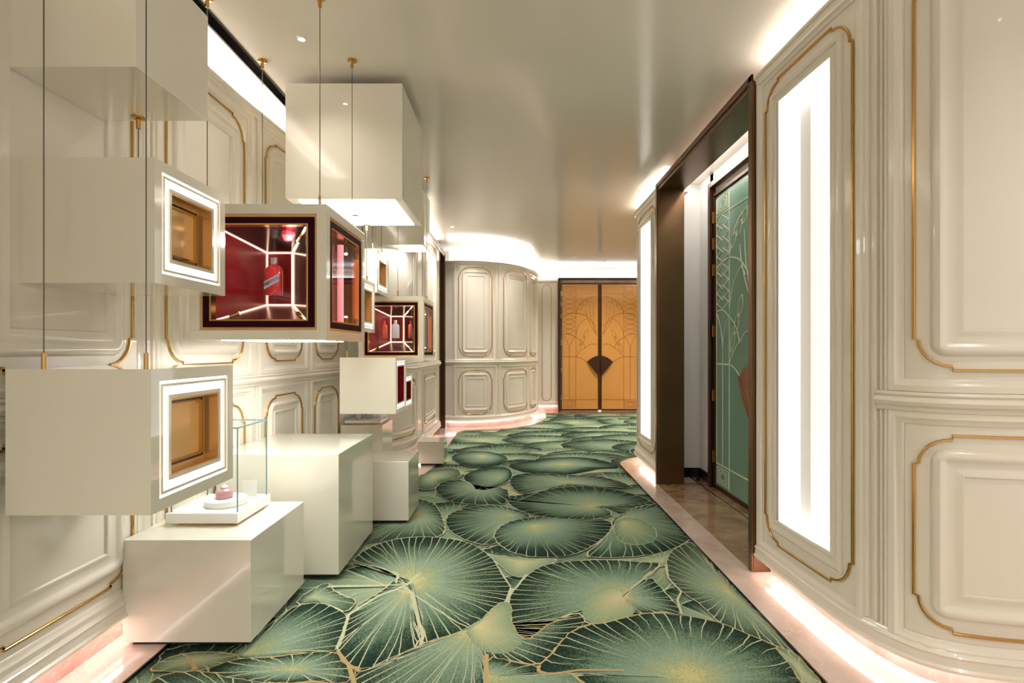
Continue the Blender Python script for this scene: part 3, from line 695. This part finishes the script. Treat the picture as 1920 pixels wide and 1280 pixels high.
def inlay(mb, T, W, H, wd, w0, w1):
    U = lambda u, v: (u*W, v*H)
    def ln(*p, k=1): ribbon(mb, T, [U(*q) for q in p], wd*k, w0, w1)
    def ar(a, b, g, k=1): ribbon(mb, T, arcp(U(*a), U(*b), g*W), wd*k, w0, w1)
    ln((.39, .005), (.39, .995)); ln((.012, .074), (.985, .074)); ln((.012, .93), (.39, .93), (.985, .93), k=.6); ln((.015, .075), (.015, .99), k=.7)
    for z0, z1 in ((.938, .992), (.008, .066)):
        for k in range(3):
            i = .04+.05*k; j = (z1-z0)*.13*(k+.3); ln((i, z0+j), (.375-i+.03, z0+j), (.375-i+.03, z1-j), (i, z1-j), (i, z0+j), k=.6)
    for (za, zb) in ((.925, .768), (.760, .605)):
        n = 4; h = (za-zb)/n; o = h*.18
        for k in range(n):
            t = za-h*k+(o if k else 0); b = za-h*(k+1)-(o if k < n-1 else 0); m = (t+b)/2
            ln((.20, t), (.37, m), (.20, b), (.03, m), (.20, t), k=.8)
    ar((0.012, .75), (.39, .772), .02, 1.5); ar((.39, .772), (.95, .66), .10, 1.2)
    ar((.39, .765), (.985, .905), .16, 1.3)
    ar((.012, .60), (.39, .575), .05, 1.4); ar((.39, .575), (.66, .49), .05, 1.2)
    ar((.012, .598), (.20, .46), .05); ar((.39, .585), (.20, .46), -.05); ln((.20, .46), (.20, .075))
    ar((.39, .585), (.70, .73), .08); ln((.70, .73), (.80, .70))
    ln((.012, .42), (.39, .42), k=1.3); ar((.39, .42), (.70, .50), .03); ar((.39, .42), (.70, .375), .03)
    for a, b in ((.66, .80), (.78, .84), (.9, .86)): ar((.985, .60), (a, b), .05, .8)
    for a, b in ((.55, .475), (.75, .50), (.985, .505)):
        pass
    ar((.70, .50), (.985, .515), .06)
    for q in range(3):                                    # small leaf loops along the arches
        u = .43+.10*q; v = .46+.055*q; ar((u, v), (u+.10, v+.07), .05, .8); ar((u, v), (u+.10, v+.07), -.05, .8)
        u = .45+.14*q; v = .80+.03*q; ar((u, v), (u+.12, v+.045), .05, .8); ar((u, v), (u+.12, v+.045), -.05, .8)
def double_door(name, label, O, ax, out, W, H, mleaf, minlay, mframe, mhandle, top_gap=True, hinge_mat='gold', hw=.003):
    ax = Vector(ax); out = Vector(out); O = Vector(O)
    def T(u, v, w): q = O+ax*u+out*w; return (q.x, q.y, q.z+v)
    g = .035                                              # hinge-side gap / stile
    tot = 2*W+.075
    root = empty(name, tuple(O), label, 'door')
    mb = MB()
    mb.fbox(T, -g-.05, -g, 0, H+.15, -.06, .06); mb.fbox(T, tot+g, tot+g+.05, 0, H+.15, -.06, .06); mb.fbox(T, -g, tot+g, H+.10, H+.15, -.06, .06)
    mb.fbox(T, -.012, 0, 0, H+.035, -.05, .03); mb.fbox(T, tot, tot+.012, 0, H+.035, -.05, .03); mb.fbox(T, -.012, tot+.012, H+.005, H+.035, -.05, .03)
    mb.build('door_frame', mframe, root, bevel=.002)
    mb = MB(); mb.fbox(T, -g, tot+g, H+.035, H+.10, -.05, -.02); mb.fbox(T, -g, -.012, 0, H+.035, -.05, -.02); mb.fbox(T, tot+.012, tot+g, 0, H+.035, -.05, -.02)
    mb.build('reveal', M['marble'], root)
    for side in (0, 1):
        def S(u, v, w, side=side): return T(u, v, w) if not side else T(tot-u, v, w)
        mb = MB(); mb.fbox(S, .004, W, .03, H, -.03, .012); leaf = mb.build('door_leaf', mleaf, root, bevel=.002)
        mb = MB(); mb.fbox(S, W-.004, W+.0365, .03, H, -.035, .022); mb.fbox(S, .0, W, .005, .045, -.035, .018); mb.build('stile', M['bronze_dark'], leaf, bevel=.002)
        S2 = lambda u, v, w, S=S: S(u+.01, v+.05, w)
        mb = MB(); inlay(mb, S2, W-.03, H-.06, hw*2, .010, .0155); mb.build('inlay', minlay, leaf)
        for hz in (.93, .84, .75, .54, .32, .11):
            mb = MB(); p0 = S(-.012, hz*H, .03); 
            mb.tube(S(-.010, hz*H-.055, .034), S(-.010, hz*H+.055, .034), .011, 10)
            for k in range(3): mb.fbox(S, -.03, .012, hz*H-.05+.035*k, hz*H-.02+.035*k, .02, .03)
            mb.build('hinge', M[hinge_mat], leaf, smooth=40)
        # ginkgo half-fan pull: layered petals
        mb = MB(); cu, cv = W+.02, .275*H
        n = 5; th_out = .05
        for layer, (ra, da) in enumerate(((.46, 0), (.36, .014), (.25, .026))):
            for k in range(n):
                a0 = PI/2+(R(40))*k/n; a1 = PI/2+(R(40))*(k+1)/n; am = (a0+a1)/2
                pts = [(cu-.015, cv+.02)]
                for j in range(7):
                    a = a0+(a1-a0)*j/6; rr = ra*(1-.03*((j-3)/3)**2)*(1-.10*(k/n))
                    pts.append((cu+rr*math.cos(a), cv+rr*math.sin(a)))
                w0 = .02+da; w1 = th_out+da-(.006 if k % 2 else 0)
                m = len(pts)
                mb.add([S(p[0], p[1], w0) for p in pts]+[S(p[0], p[1], w1) for p in pts],
                       [tuple(range(m)), tuple(range(m, 2*m))]+[(i, (i+1) % m, m+(i+1) % m, m+i) for i in range(m)])
        mb.build('fan_handle', mhandle, leaf)
    return root
double_door('double_door', 'pair of gold lacquer doors with fan handles at the corridor end', (GX0+.085, GY-.02, 0), (1, 0, 0), (0, -1, 0), .803, 2.80,
            M['gold_door'], M['inlay_gold'], M['bronze_dark'], M['bronze_dark'])
double_door('double_door', 'pair of celadon green doors with cream inlay inside the right portal', (VX+.0, 5.125, 0), (0, -1, 0), (-1, 0, 0), .83, 2.84,
            M['green_door'], M['inlay_cream'], M['bronze_dark'], M['copper'], hinge_mat='inlay_gold', hw=.005)

# ------------------------------------------------------------------ display boxes
def faceX(x1, ya, yb, z0):                                # +X face: u along +Y, v up, w outwards
    return lambda u, v, w: (x1+w, ya+u, z0+v)
def faceY(y0, xa, z0):                                    # -Y face (towards camera): u along +X
    return lambda u, v, w: (xa+u, y0-w, z0+v)
def wires(root, pts, z, zc=ZC):
    for (x, y) in pts:
        mb = MB(); mb.tube((x, y, z+.03), (x, y, zc), .0022, 6); mb.build('suspension_wire', M['wire'], root)
        mb = MB(); mb.tube((x, y, z), (x, y, z+.055), .007, 10); mb.build('ferrule', M['gold'], root, smooth=40)
        mb = MB(); mb.lathe((x, y, zc), [(0, 0), (.028, 0), (.028, -.008), (.010, -.012), (.009, -.05), (0, -.052)], 16); mb.build('ceiling_cup', M['gold'], root, smooth=40)
def lit_window(root, T, W, H, s, pane='amber', reveal='amber'):
    """square window: LED rings, gold reveal, mirror pane.  T has w=0 on the outer face"""
    mb = MB(); 
    mb.ring(T, 0, W, 0, H, .040*s, -.12, 0); mb.ring(T, .050*s, W-.050*s, .050*s, H-.050*s, .009*s, -.12, -.001); mb.ring(T, .088*s, W-.088*s, .088*s, H-.088*s, .012*s, -.12, -.001)
    mb.build('window_surround', M['box'], root)
    for a, b, dep in ((.040, .012, .007), (.058, .030, .009)):
        mb = MB(); mb.ring(T, a*s, W-a*s, a*s, H-a*s, b*s, -.12, -dep); mb.build('light_ring', M['led'], root)
    mb = MB(); mb.ring(T, .100*s, W-.100*s, .100*s, H-.100*s, .006*s, -.12, -.004); mb.build('gold_reveal', M[reveal], root)
    mb = MB(); mb.ring(T, .118*s, W-.118*s, .118*s, H-.118*s, .006*s, -.115, -.056); mb.build('pane_frame', M['black'], root)
    mb = MB(); mb.fbox(T, .105*s, W-.105*s, .105*s, H-.105*s, -.12, -.062); mb.build('mirror_pane', M['amber_pane' if pane == 'amber' else pane], root)
    mb = MB(); mb.ring(T, .128*s, W-.128*s, .128*s, H-.128*s, .008*s, -.10, -.052); mb.build('pane_bead', M['gold'], root)
def amber_box(label, x0, x1, y0, y1, z0, z1, s=1, wire=True, pane='amber', name='display_box', zc=ZC):
    root = empty(name, ((x0+x1)/2, (y0+y1)/2, z0), label, 'display box', )
    mb = MB(); mb.box(x0, x1-.12, y0, y1, z0, z1); mb.build('cabinet', M['box'], root)
    lit_window(root, faceX(x1, y0, y1, z0), y1-y0, z1-z0, s, pane, 'amber' if pane == 'amber' else 'red')
    if wire: wires(root, wire, z1, zc)
    return root
def zz(py, Y): return HC+(HY-py)*Y/F
def xx(px, Y): return (px-CX)*Y/F
# C: upper left box against the wall
Y = 1.90; amber_box('beige wall box with lit amber window beside the red vitrine, upper of two near left', XL, xx(290, Y), Y, 2.366, zz(530, Y), zz(295, Y), .98, wire=[(-1.6, 2.25)], zc=2.347)
Y = 1.78; amber_box('large beige hanging box with lit amber window, lowest at the left edge', xx(10, Y), xx(283, Y), Y, 2.303, zz(966, Y), zz(692, Y), 1.08,
                    wire=[(xx(82, Y+.02), Y+.02), (xx(274, Y+.02), Y+.02), (xx(82, 1.8), 2.27), (xx(274, 1.8)+.0, 2.27)][:2])
Y = 3.72; amber_box('small amber-windowed box peeking out right behind the big red vitrine', -1.45, -1.07, Y, 4.1, 1.483, 1.866, .75, wire=[(-1.12, 3.76), (-1.12, 4.05)], zc=zz(372, 3.36))
Y = 4.30; amber_box('small amber-windowed box hanging highest above the smaller red vitrine', xx(707, Y)-.38, xx(707, Y), Y, 4.70, 1.82, 2.18, .8, wire=[(xx(707, Y)-.05, 4.35), (xx(707, Y)-.05, 4.65)])
Y = 4.20; amber_box('blank beige box with a narrow red window hanging under the smaller red vitrine', xx(637, Y), xx(742, Y), Y, 4.61, .84, zz(670, Y), .75, wire=[(xx(640, Y)+.03, Y+.05)], pane='red')
Y = 5.1; amber_box('small white-lit box half hidden behind the low blank beige box', -1.60, -1.04, Y, 5.5, .77, 1.115, .8, wire=None, pane='red')

# plain boxes near the ceiling
def ceiling_box(label, x0, x1, y0, y1, z0, z1, lit=None, rods=True):
    root = empty('ceiling_box', ((x0+x1)/2, (y0+y1)/2, z0), label, 'display box')
    mb = MB(); mb.box(x0, x1, y0, y1, z0, z1); mb.build('cabinet', M['box'], root, bevel=.002)
    if lit:
        a, b, c, d = lit; mb = MB(); mb.box(a, b, c, d, z0-.006, z0+.01); mb.build('light_panel', M['panel_light'], root)
    if rods:
        for x in (x0+.12, x1-.12):
            for y in (y0+.12, y1-.12):
                mb = MB(); mb.tube((x, y, z1-.01), (x, y, ZC), .012, 10); mb.build('rod', M['gold'], root, smooth=40)
Y = 1.85; ceiling_box('blank ivory box cut by the top left corner of the view', XL, xx(255, Y), Y, 2.289, 2.347, 2.80, rods=False)
Y = 3.36; ceiling_box('largest blank ivory box just under the ceiling with lit underside', xx(535, Y), xx(754, Y), Y, 4.10, zz(372, Y), 3.055, lit=(-1.38, xx(740, 3.40), 3.40, 4.06))
Y = 5.60; ceiling_box('farther blank ivory ceiling box with small lit underside', -1.48, xx(795, Y), Y, 6.0, 2.47, 3.05, lit=(-1.23, xx(792, 5.63), 5.63, 5.97))

# bottles
def flask(cx, cy, z0, W, D, H, mat, cap, root=None, name='bottle'):
    mb = MB(); n = 24
    def sec(a, b, z, e=3.2):
        out = []
        for i in range(n):
            t = 2*PI*i/n; c, s_ = math.cos(t), math.sin(t)
            out.append((cx+a*math.copysign(abs(c)**(2/e), c), cy+b*math.copysign(abs(s_)**(2/e), s_), z0+z))
        return out
    w, d = W/2, D/2
    prof = [(w*.90, d*.86, 0, 4), (w, d, .015*H, 4), (w, d, .55*H, 4), (w*.99, d, .66*H, 3.6), (w*.90, d*.9, .73*H, 3), (w*.66, d*.75, .785*H, 2.6), (w*.40, d*.6, .81*H, 2.2), (w*.33, d*.55, .83*H, 2)]
    mb.loft([sec(a, b, z, e) for a, b, z, e in prof], True, cap=True)
    body = mb.build(name, mat, root, smooth=50)
    c = MB(); c.loft([sec(a, b, z, e) for a, b, z, e in [(w*.33, d*.55, .83*H, 2.4), (w*.38, d*.62, .84*H, 3), (w*.38, d*.62, .985*H, 3), (w*.34, d*.55, H, 3)]], True, cap=True)
    return body, c
def vitrine(label, x0, x1, y0, y1, z0, z1, tub, back, btl):
    W = x1-x0; Dp = y1-y0; Hh = z1-z0; s = W/.668
    root = empty('red_vitrine', ((x0+x1)/2, (y0+y1)/2, z0), label, 'display case')
    Tf = faceY(y0, x0, z0); Ts = faceX(x1, y0, y1, z0)
    mb = MB(); t = .012
    ya = y0+.03; xb = x1-.03; b_ = .048*s
    mb.box(x0, xb, ya, y1, z0, z0+t); mb.box(x0, xb, ya, y1, z1-t, z1); mb.box(x0, x0+t, ya, y1, z0+t, z1-t); mb.box(x0+t, xb, y1-t, y1, z0+t, z1-t)
    mb.ring(Tf, .0, W, .0, Hh, b_, -.03, .0)
    mb.fbox(Ts, .03, Dp, 0, b_, -.03, 0); mb.fbox(Ts, .03, Dp, Hh-b_, Hh, -.03, 0); mb.fbox(Ts, .03, b_+.006, b_, Hh-b_, -.03, 0); mb.fbox(Ts, Dp-b_, Dp, b_, Hh-b_, -.03, 0)
    mb.build('cabinet', M['box'], root, bevel=.0015)
    for T, wd, nm in ((Tf, W, 'front_frame'), (Ts, Dp, 'side_frame')):
        mb = MB(); mb.ring(T, .048*s, wd-.048*s, .048*s, Hh-.048*s, .016*s, -.045, -.012); mb.build('gold_reveal', M['amber'], root)
        mb = MB(); mb.ring(T, .062*s, wd-.062*s, .062*s, Hh-.062*s, .030*s, -.05, -.004); mb.build(nm, M['maroon'], root, bevel=.001)
        mb = MB(); mb.ring(T, .092*s, wd-.092*s, .092*s, Hh-.092*s, .009*s, -.05, -.006); mb.build('gold_bead', M['gold'], root, bevel=.001)
        mb = MB(); mb.fbox(T, .095*s, wd-.095*s, .095*s, Hh-.095*s, -.022, -.018); mb.build('glass_pane', M['glass_thin'], root)
    # funnel-shaped lining towards a small rear opening
    i = .098*s; fx0, fx1, fz0, fz1 = x0+i, x1-i-.02, z0+i, z1-i
    fy = y0+.05; by = back[4]; bx0, bx1, bz0, bz1 = back[:4]
    Fp = [(fx0, fy, fz0), (fx1, fy, fz0), (fx1, fy, fz1), (fx0, fy, fz1)]; Bp = [(bx0, by, bz0), (bx1, by, bz0), (bx1, by, bz1), (bx0, by, bz1)]
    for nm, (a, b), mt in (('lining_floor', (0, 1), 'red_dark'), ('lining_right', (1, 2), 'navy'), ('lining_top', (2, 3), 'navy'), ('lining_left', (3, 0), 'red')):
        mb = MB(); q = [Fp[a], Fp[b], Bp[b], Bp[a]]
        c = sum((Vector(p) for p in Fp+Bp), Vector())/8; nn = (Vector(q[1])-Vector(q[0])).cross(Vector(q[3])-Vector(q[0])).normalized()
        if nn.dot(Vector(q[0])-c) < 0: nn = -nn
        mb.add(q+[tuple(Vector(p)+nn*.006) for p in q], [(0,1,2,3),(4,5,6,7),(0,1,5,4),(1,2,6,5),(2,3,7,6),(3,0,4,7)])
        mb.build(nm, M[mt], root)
    mb = MB(); mb.box(bx0-.004, bx1+.004, by, by+.006, bz0-.004, bz1+.004); mb.build('lining_back', M['red_mirror'], root)
    r = .0065*s
    for k in range(4):
        mb = MB(); mb.tube(Fp[k], Vector(Bp[k])+Vector((0, -.003, 0)), r*.8, 6, r2=r*1.1); mb.build('light_line', M['warm_led'], root)
        a, b = Vector(Bp[k])+Vector((0, -.004, 0)), Vector(Bp[(k+1) % 4])+Vector((0, -.004, 0)); mb = MB(); mb.tube(a, b, r, 6); mb.build('light_line', M['warm_led'], root)
    # little brass spotlights inside
    for (sx, sz, dx, dz) in ((fx1-.035*s, fz1-.03*s, -.03, -.03), (fx0+.05*s, fz0+.02*s, .03, .02), (fx1-.04*s, fz0+.02*s, -.03, .02)):
        mb = MB(); mb.tube((sx, fy+.04, sz), (sx+dx*s, fy+.07, sz+dz*s), .009*s, 10, r2=.012*s); sp = mb.build('spotlight', M['gold'], root, smooth=40)
        mb = MB(); mb.tube((sx+dx*s, fy+.07, sz+dz*s), (sx+dx*s*1.06, fy+.072, sz+dz*s*1.06), .009*s, 10); mb.build('lens', M['mini_spot'], sp)
    mb = MB(); i0 = .095*s; mb.ring(Ts, i0, Dp-i0, i0, Hh-i0, .005, -.098*s, -.05); mb.build('side_cavity_wall', M['red_dark'], root)
    pl = bpy.data.lights.new('display_lamp', 'POINT'); pl.energy = 1.6*s*s; pl.shadow_soft_size = .02; pl.color = (1, .9, .85)
    po = bpy.data.objects.new('display_lamp', pl); col.objects.link(po); po.parent = root
    po.location = Vector((fx1-.10*s, fy+.06, fz1-.06*s))-Vector(root.location)
    # side compartment with a glowing pink tube
    mb = MB(); mb.fbox(Ts, .095*s, Dp-.095*s, .095*s, Hh-.095*s, -.098*s, -.09*s); mb.build('lining_side', M['red_dark'], root)
    ty = tub
    mb = MB(); mb.tube((x1-.065*s, ty, z0+.10*s), (x1-.065*s, ty, z1-.12*s), .017*s, 14); mb.build('glow_tube', M['pink_tube'], root, smooth=40)
    for sz, d in ((z0+.12*s, .02), (z1-.14*s, -.02)):
        mb = MB(); mb.tube((x1-.06*s, ty+.07*s, sz-d*s), (x1-.05*s, ty+.05*s, sz+d*s), .012*s, 10); sp = mb.build('spotlight', M['gold'], root, smooth=40)
        mb = MB(); mb.tube((x1-.05*s, ty+.05*s, sz+d*s), (x1-.0495*s, ty+.049*s, sz+d*s*1.1), .010*s, 10); mb.build('lens', M['mini_spot'], sp)
    return root, (fx0, fx1, fy, fz0, fz1, s)
Y = 2.56
x0, x1, z0, z1 = xx(355, Y), xx(612, Y), zz(637, Y), zz(382, Y)
B_ = 3.16
big, bi = vitrine('big ivory cube vitrine lined in red with light lines and a red bottle', x0, x1, Y, 3.225, z0, z1, 2.97,
                  (xx(501, B_), xx(549, B_), zz(572, B_), zz(474, B_), B_), None)
wires(big, [(-1.52, 2.62), (-.958, 2.62), (-1.516, 3.19), (-.971, 3.19)], z1)
mb = MB(); mb.box(x0+.10, x1-.10, Y+.10, 3.13, z0-.001, z0+.004); mb.build('light_panel', M['fill_low'], big)  # added glowing panel, brightens the wall and plinths under the vitrine
Y = 4.80
gx0, gx1, gz0, gz1 = xx(672, Y), xx(794, Y), zz(677, Y), zz(555, Y); B_ = 5.32
small, si = vitrine('smaller ivory cube vitrine lined in red with a white bottle, behind the big one', gx0, gx1, Y, 5.43, gz0, gz1, 5.12,
                    (xx(733, B_), xx(757, B_), zz(641, B_), zz(593, B_), B_), None)
wires(small, [(gx0+.06, 4.86), (xx(746, 4.86), 4.86), (gx1-.06, 5.36)], gz1)

# bottles in the vitrines, on slim stands
def hold(label, cx, cy, z0, W, D, H, mat, capm, floor_z, zs):
    root = empty('bottle', (cx, cy, z0), label, 'bottle')
    b, c = flask(cx, cy, z0, W, D, H, mat, capm, root, 'bottle_body')
    c.build('cap', capm, root, smooth=40)
    mb = MB(); mb.tube((cx, cy+.01, z0+.002), (cx, cy+.01, floor_z), .004, 8); mb.box(cx-W*.3, cx+W*.3, cy-D*.4, cy+D*.4, z0-.004, z0)
    o = mb.build('bottle_stand', M['glass']); tag(o, 'slim clear stand under the '+zs, 'stand')
    return root
by = 3.02
cxb = xx(514, by); zb0 = zz(554, by); Hb = zz(483, by)-zb0; Wb = (xx(528, by)-xx(498, by))
b1 = hold('red glass flask bottle with slanted silver label in the big vitrine', cxb, by, zb0, Wb, Wb*.5, Hb, M['bottle_red'], M['clear'], zb0-.055, 'red bottle')
# slanted label, slightly proud of the bottle front
yl = by-Wb*.25-.0015
def para(mb, cx, cz, w_, h_, slope, y, t=.0015):
    p = [(cx-w_/2, cz-h_/2-slope*w_/2), (cx+w_/2, cz-h_/2+slope*w_/2), (cx+w_/2, cz+h_/2+slope*w_/2), (cx-w_/2, cz+h_/2-slope*w_/2)]
    mb.add([(x, y, z) for x, z in p]+[(x, y-t, z) for x, z in p], [(0,1,2,3),(4,7,6,5),(0,4,5,1),(1,5,6,2),(2,6,7,3),(3,7,4,0)])
mb = MB(); para(mb, cxb-.004, zb0+Hb*.36, Wb*.93, Hb*.20, .55, yl); mb.build('label', M['label'], b1)
def text(s_, x, y, z, size, mat, parent, tilt=0, name='lettering', ext=.0006):
    cu = bpy.data.curves.new(name, 'FONT'); cu.body = s_; cu.size = size; cu.align_x = 'CENTER'; cu.align_y = 'CENTER'; cu.extrude = ext; cu.resolution_u = 2
    t = bpy.data.objects.new('t', cu); col.objects.link(t)
    dg = bpy.context.evaluated_depsgraph_get(); me = bpy.data.meshes.new_from_object(t.evaluated_get(dg)); bpy.data.objects.remove(t)
    me.transform(Matrix.Translation((x, y, z)) @ Matrix.Rotation(-tilt, 4, 'Y') @ Matrix.Rotation(R(90), 4, 'X'))
    me.materials.clear(); return finish(name, me, [mat], parent)
for i, ch in enumerate('尊獻珠合五'):
    u = (i-2)*Wb*.185
    text(ch, cxb-.004+u, yl-.0022, zb0+Hb*.36+u*.55, Wb*.25, M['ink_red'] if i == 2 else M['ink'], b1, math.atan(.55))
by = 5.17
cx2 = xx(741.5, by); zb0 = zz(634, by); Hb = zz(600, by)-zb0; W2 = xx(749.5, by)-xx(734, by)
b2 = hold('white flask bottle with grey slanted label in the smaller vitrine', cx2, by, zb0, W2, W2*.5, Hb, M['bottle_white'], M['bottle_white'], zb0-.03, 'white bottle')
yl = by-W2*.25-.0015
for k in range(3):
    mb = MB(); para(mb, cx2+.0, zb0+Hb*(.30+.11*k), W2*.66, Hb*.045, .75, yl, .001); mb.build('label', M['label'], b2)
for px_, lab in ((721, 'orange flask bottle standing left of the white bottle'), (771, 'orange flask bottle standing right of the white bottle')):
    yb = 4.98; c_ = xx(px_, yb); z_ = zz(634, yb); hold(lab, c_, yb, z_, .056, .035, .165, M['bottle_orange'], M['bottle_orange'], z_-.02, lab.split(' standing ')[0]+' '+lab.split('standing ')[1])
# faceted red globe hanging inside the big vitrine
mb = MB(); c = (xx(540, 2.71), 2.71, zz(440, 2.71)); n = 9
prof = [(.0, -.036), (.022, -.03), (.036, -.008), (.034, .016), (.018, .032), (0, .036)]
mb.lathe(c, prof, n); o = mb.build('red_globe', M['bottle_red']); tag(o, 'faceted red glass globe hanging at the top of the big vitrine', 'ornament')
mb = MB(); mb.tube((c[0], c[1], c[2]+.034), (c[0], c[1], c[2]+.045), .0015, 6); mb.build('cord', M['wire'], o)

# ------------------------------------------------------------------ plinths
def plinth(label, x0, x1, y0, y1, h, group=None):
    mb = MB(); mb.box(x0, x1, y0, y1, .022, h); o = mb.build('plinth', M['plinth'], bevel=.002); tag(o, label, 'plinth')
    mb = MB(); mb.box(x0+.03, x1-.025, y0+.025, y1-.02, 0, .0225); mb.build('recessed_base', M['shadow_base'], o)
    return o
plinth('nearest low white gloss plinth carrying the square glass case', -1.80+.03, -1.187, 2.387, 2.995, .487)
plinth('tallest white gloss plinth, right behind the nearest one', -1.75, -1.025, 3.107, 3.866, .735)
plinth('empty knee-high white plinth standing on the carpet behind the tallest', -1.252, -.806, 4.092, 4.538, .482)
plinth('white plinth near the wall with the small crystal bowls case', -1.63, -1.235, 5.0, 5.42, .634)
plinth('lowest white plinth farthest along beside the dark left portal', -1.10, -.798, 6.14, 6.45, .278)

# glass case on the nearest plinth
gy0, gy1, gx0_, gx1_, zs = 2.576, 2.93, -1.70, -1.345, .487
case = empty('glass_case', (-1.52, 2.75, zs), 'square clear glass case on white base, on the nearest plinth', 'display case')
mb = MB(); mb.box(gx0_+.05, gx1_-.02, gy0+.02, gy1-.03, zs, zs+.014); mb.build('gold_foot', M['gold'], case)
mb = MB(); mb.box(gx0_, gx1_, gy0, gy1, zs+.012, zs+.062); mb.build('base_slab', M['acrylic'], case, bevel=.002)
zt_, zb_ = .962, zs+.062
for (a, b, c, d) in ((gx0_+.015, gx1_-.012, gy0+.02, gy0+.026), (gx0_+.015, gx1_-.012, gy1-.03, gy1-.024), (gx0_+.015, gx0_+.021, gy0+.026, gy1-.03), (gx1_-.018, gx1_-.012, gy0+.026, gy1-.03)):
    mb = MB(); mb.box(a, b, c, d, zb_, zt_); mb.build('glass_pane', M['glass'], case)
mb = MB(); mb.box(gx0_+.015, gx1_-.012, gy0+.02, gy1-.024, zt_, zt_+.005); mb.build('glass_top', M['glass'], case)
mb = MB(); e = .004
for x in (gx0_+.015, gx1_-.014):
    for y in (gy0+.020, gy1-.026): mb.box(x-.001, x+e, y-.001, y+e, zb_, zt_)
for y in (gy0+.02, gy1-.026): mb.box(gx0_+.015, gx1_-.010, y-.001, y+e, zt_-.001, zt_+.006)
for x in (gx0_+.015, gx1_-.014): mb.box(x-.001, x+e, gy0+.02, gy1-.022, zt_-.001, zt_+.006)
mb.build('glass_edges', M['glass_edge'], case)
mb = MB(); mb.lathe((-1.49, 2.74, zb_), [(0, 0), (.10, 0), (.105, .006), (.10, .03), (0, .032)], 32); o = mb.build('round_stand', M['acrylic'], smooth=35); tag(o, 'round frosted stand under the pink jar in the glass case', 'stand')
mb = MB(); mb.lathe((-1.50, 2.74, zb_+.031), [(0, 0), (.034, 0), (.042, .010), (.042, .032), (.036, .045), (.020, .05), (0, .051)], 24); o = mb.build('jar', M['pink_gem'], smooth=50); tag(o, 'small pink glass jar on the round stand in the glass case', 'jar')
mb = MB(); mb.lathe((-1.50, 2.74, zb_+.081), [(0, 0), (.016, 0), (.020, .006), (.014, .016), (0, .020)], 16); mb.build('stopper', M['clear'], o, smooth=50); 
mb = MB(); mb.box(-1.47, -1.39, 2.86, 2.864, zb_, zb_+.09); mb.box(-1.47, -1.39, 2.85, 2.875, zb_, zb_+.004); o = mb.build('sign_card', M['acrylic'], bevel=.001); tag(o, 'upright white card behind the pink jar', 'card')
# the small case on the wall-side plinth
zs = .634
case2 = empty('bowl_case', (-1.45, 5.15, zs), 'low glass case with gold-edged tray on the wall-side plinth', 'display case')
mb = MB(); mb.box(-1.59, -1.265, 5.03, 5.30, zs, zs+.018); mb.build('gold_tray', M['gold'], case2)
mb = MB(); mb.box(-1.60, -1.255, 5.02, 5.31, zs+.016, zs+.042); mb.build('base_slab', M['acrylic'], case2, bevel=.002)
mb = MB(); mb.ring(lambda u, v, w: (-1.595+u, 5.025+v, zs+.042+w), 0, .335, 0, .28, .004, 0, .05); mb.build('glass_wall', M['glass'], case2)
for k, x in enumerate((-1.50, -1.40)):
    mb = MB(); mb.lathe((x, 5.14, zs+.042), [(0, 0), (.018, 0), (.02, .006), (.04, .03), (.046, .048), (.043, .048), (.036, .03), (.015, .012), (0, .01)], 24)
    o = mb.build('crystal_bowl', M['clear'], smooth=50); tag(o, ('left' if k == 0 else 'right')+' one of two small crystal bowls in the low glass case', 'bowl', 'crystal bowls in the low case')

# ------------------------------------------------------------------ ceiling downlights
def downlight(label, x, y, power, r=.028):
    root = empty('downlight', (x, y, ZC), label, 'ceiling lamp')
    mb = MB(); mb.lathe((x, y, ZC), [(r*.62, -.001), (r*.66, -.006), (r, -.006), (r*1.02, 0)], 24); mb.build('bezel', M['acrylic'], root, smooth=40)
    mb = MB(); mb.lathe((x, y, ZC), [(0, -.002), (r*.62, -.002), (r*.62, 0)], 16); mb.build('lens', M['spot'], root)
    ld = bpy.data.lights.new('downlight_lamp', 'SPOT'); ld.energy = power; ld.spot_size = R(130); ld.spot_blend = .9; ld.shadow_soft_size = .05; ld.color = (1, .95, .89)
    lo = bpy.data.objects.new('lamp', ld); col.objects.link(lo); lo.parent = root; lo.location = (0, 0, -.02)
downlight('round ceiling downlight left of the hanging wires near the top', -1.19, 2.97, 14)
downlight('tiny ceiling downlight above the dark left portal', -.85, 7.5, SPOT)
downlight('tiny ceiling downlight above the left of the curved wall', -.655, 8.6, SPOT*.5)
downlight('tiny ceiling downlight above the right of the curved wall', .25, 8.9, SPOT*.5)
downlight('tiny ceiling downlight in front of the gold doors', 1.9, 10.4, SPOT*1.5)
for x, y, n in ((.3, -.6, 'middle'), (-.9, -.6, 'left'), (1.6, -.2, 'right'), (2.2, 1.0, 'far right')):  # unseen lamps added as fill from the viewer's side
    downlight('added unseen fill downlight behind the camera, '+n+' one', x, y, SPOT*(.45 if 'right' in n else 1))
for x, y, n in ((2.5, 8.0, 'nearer'), (2.6, 10.0, 'farther')):  # out-of-view lamps added to brighten the far end
    downlight('added hidden fill downlight past the lit niche, '+n+' one', x, y, SPOT)
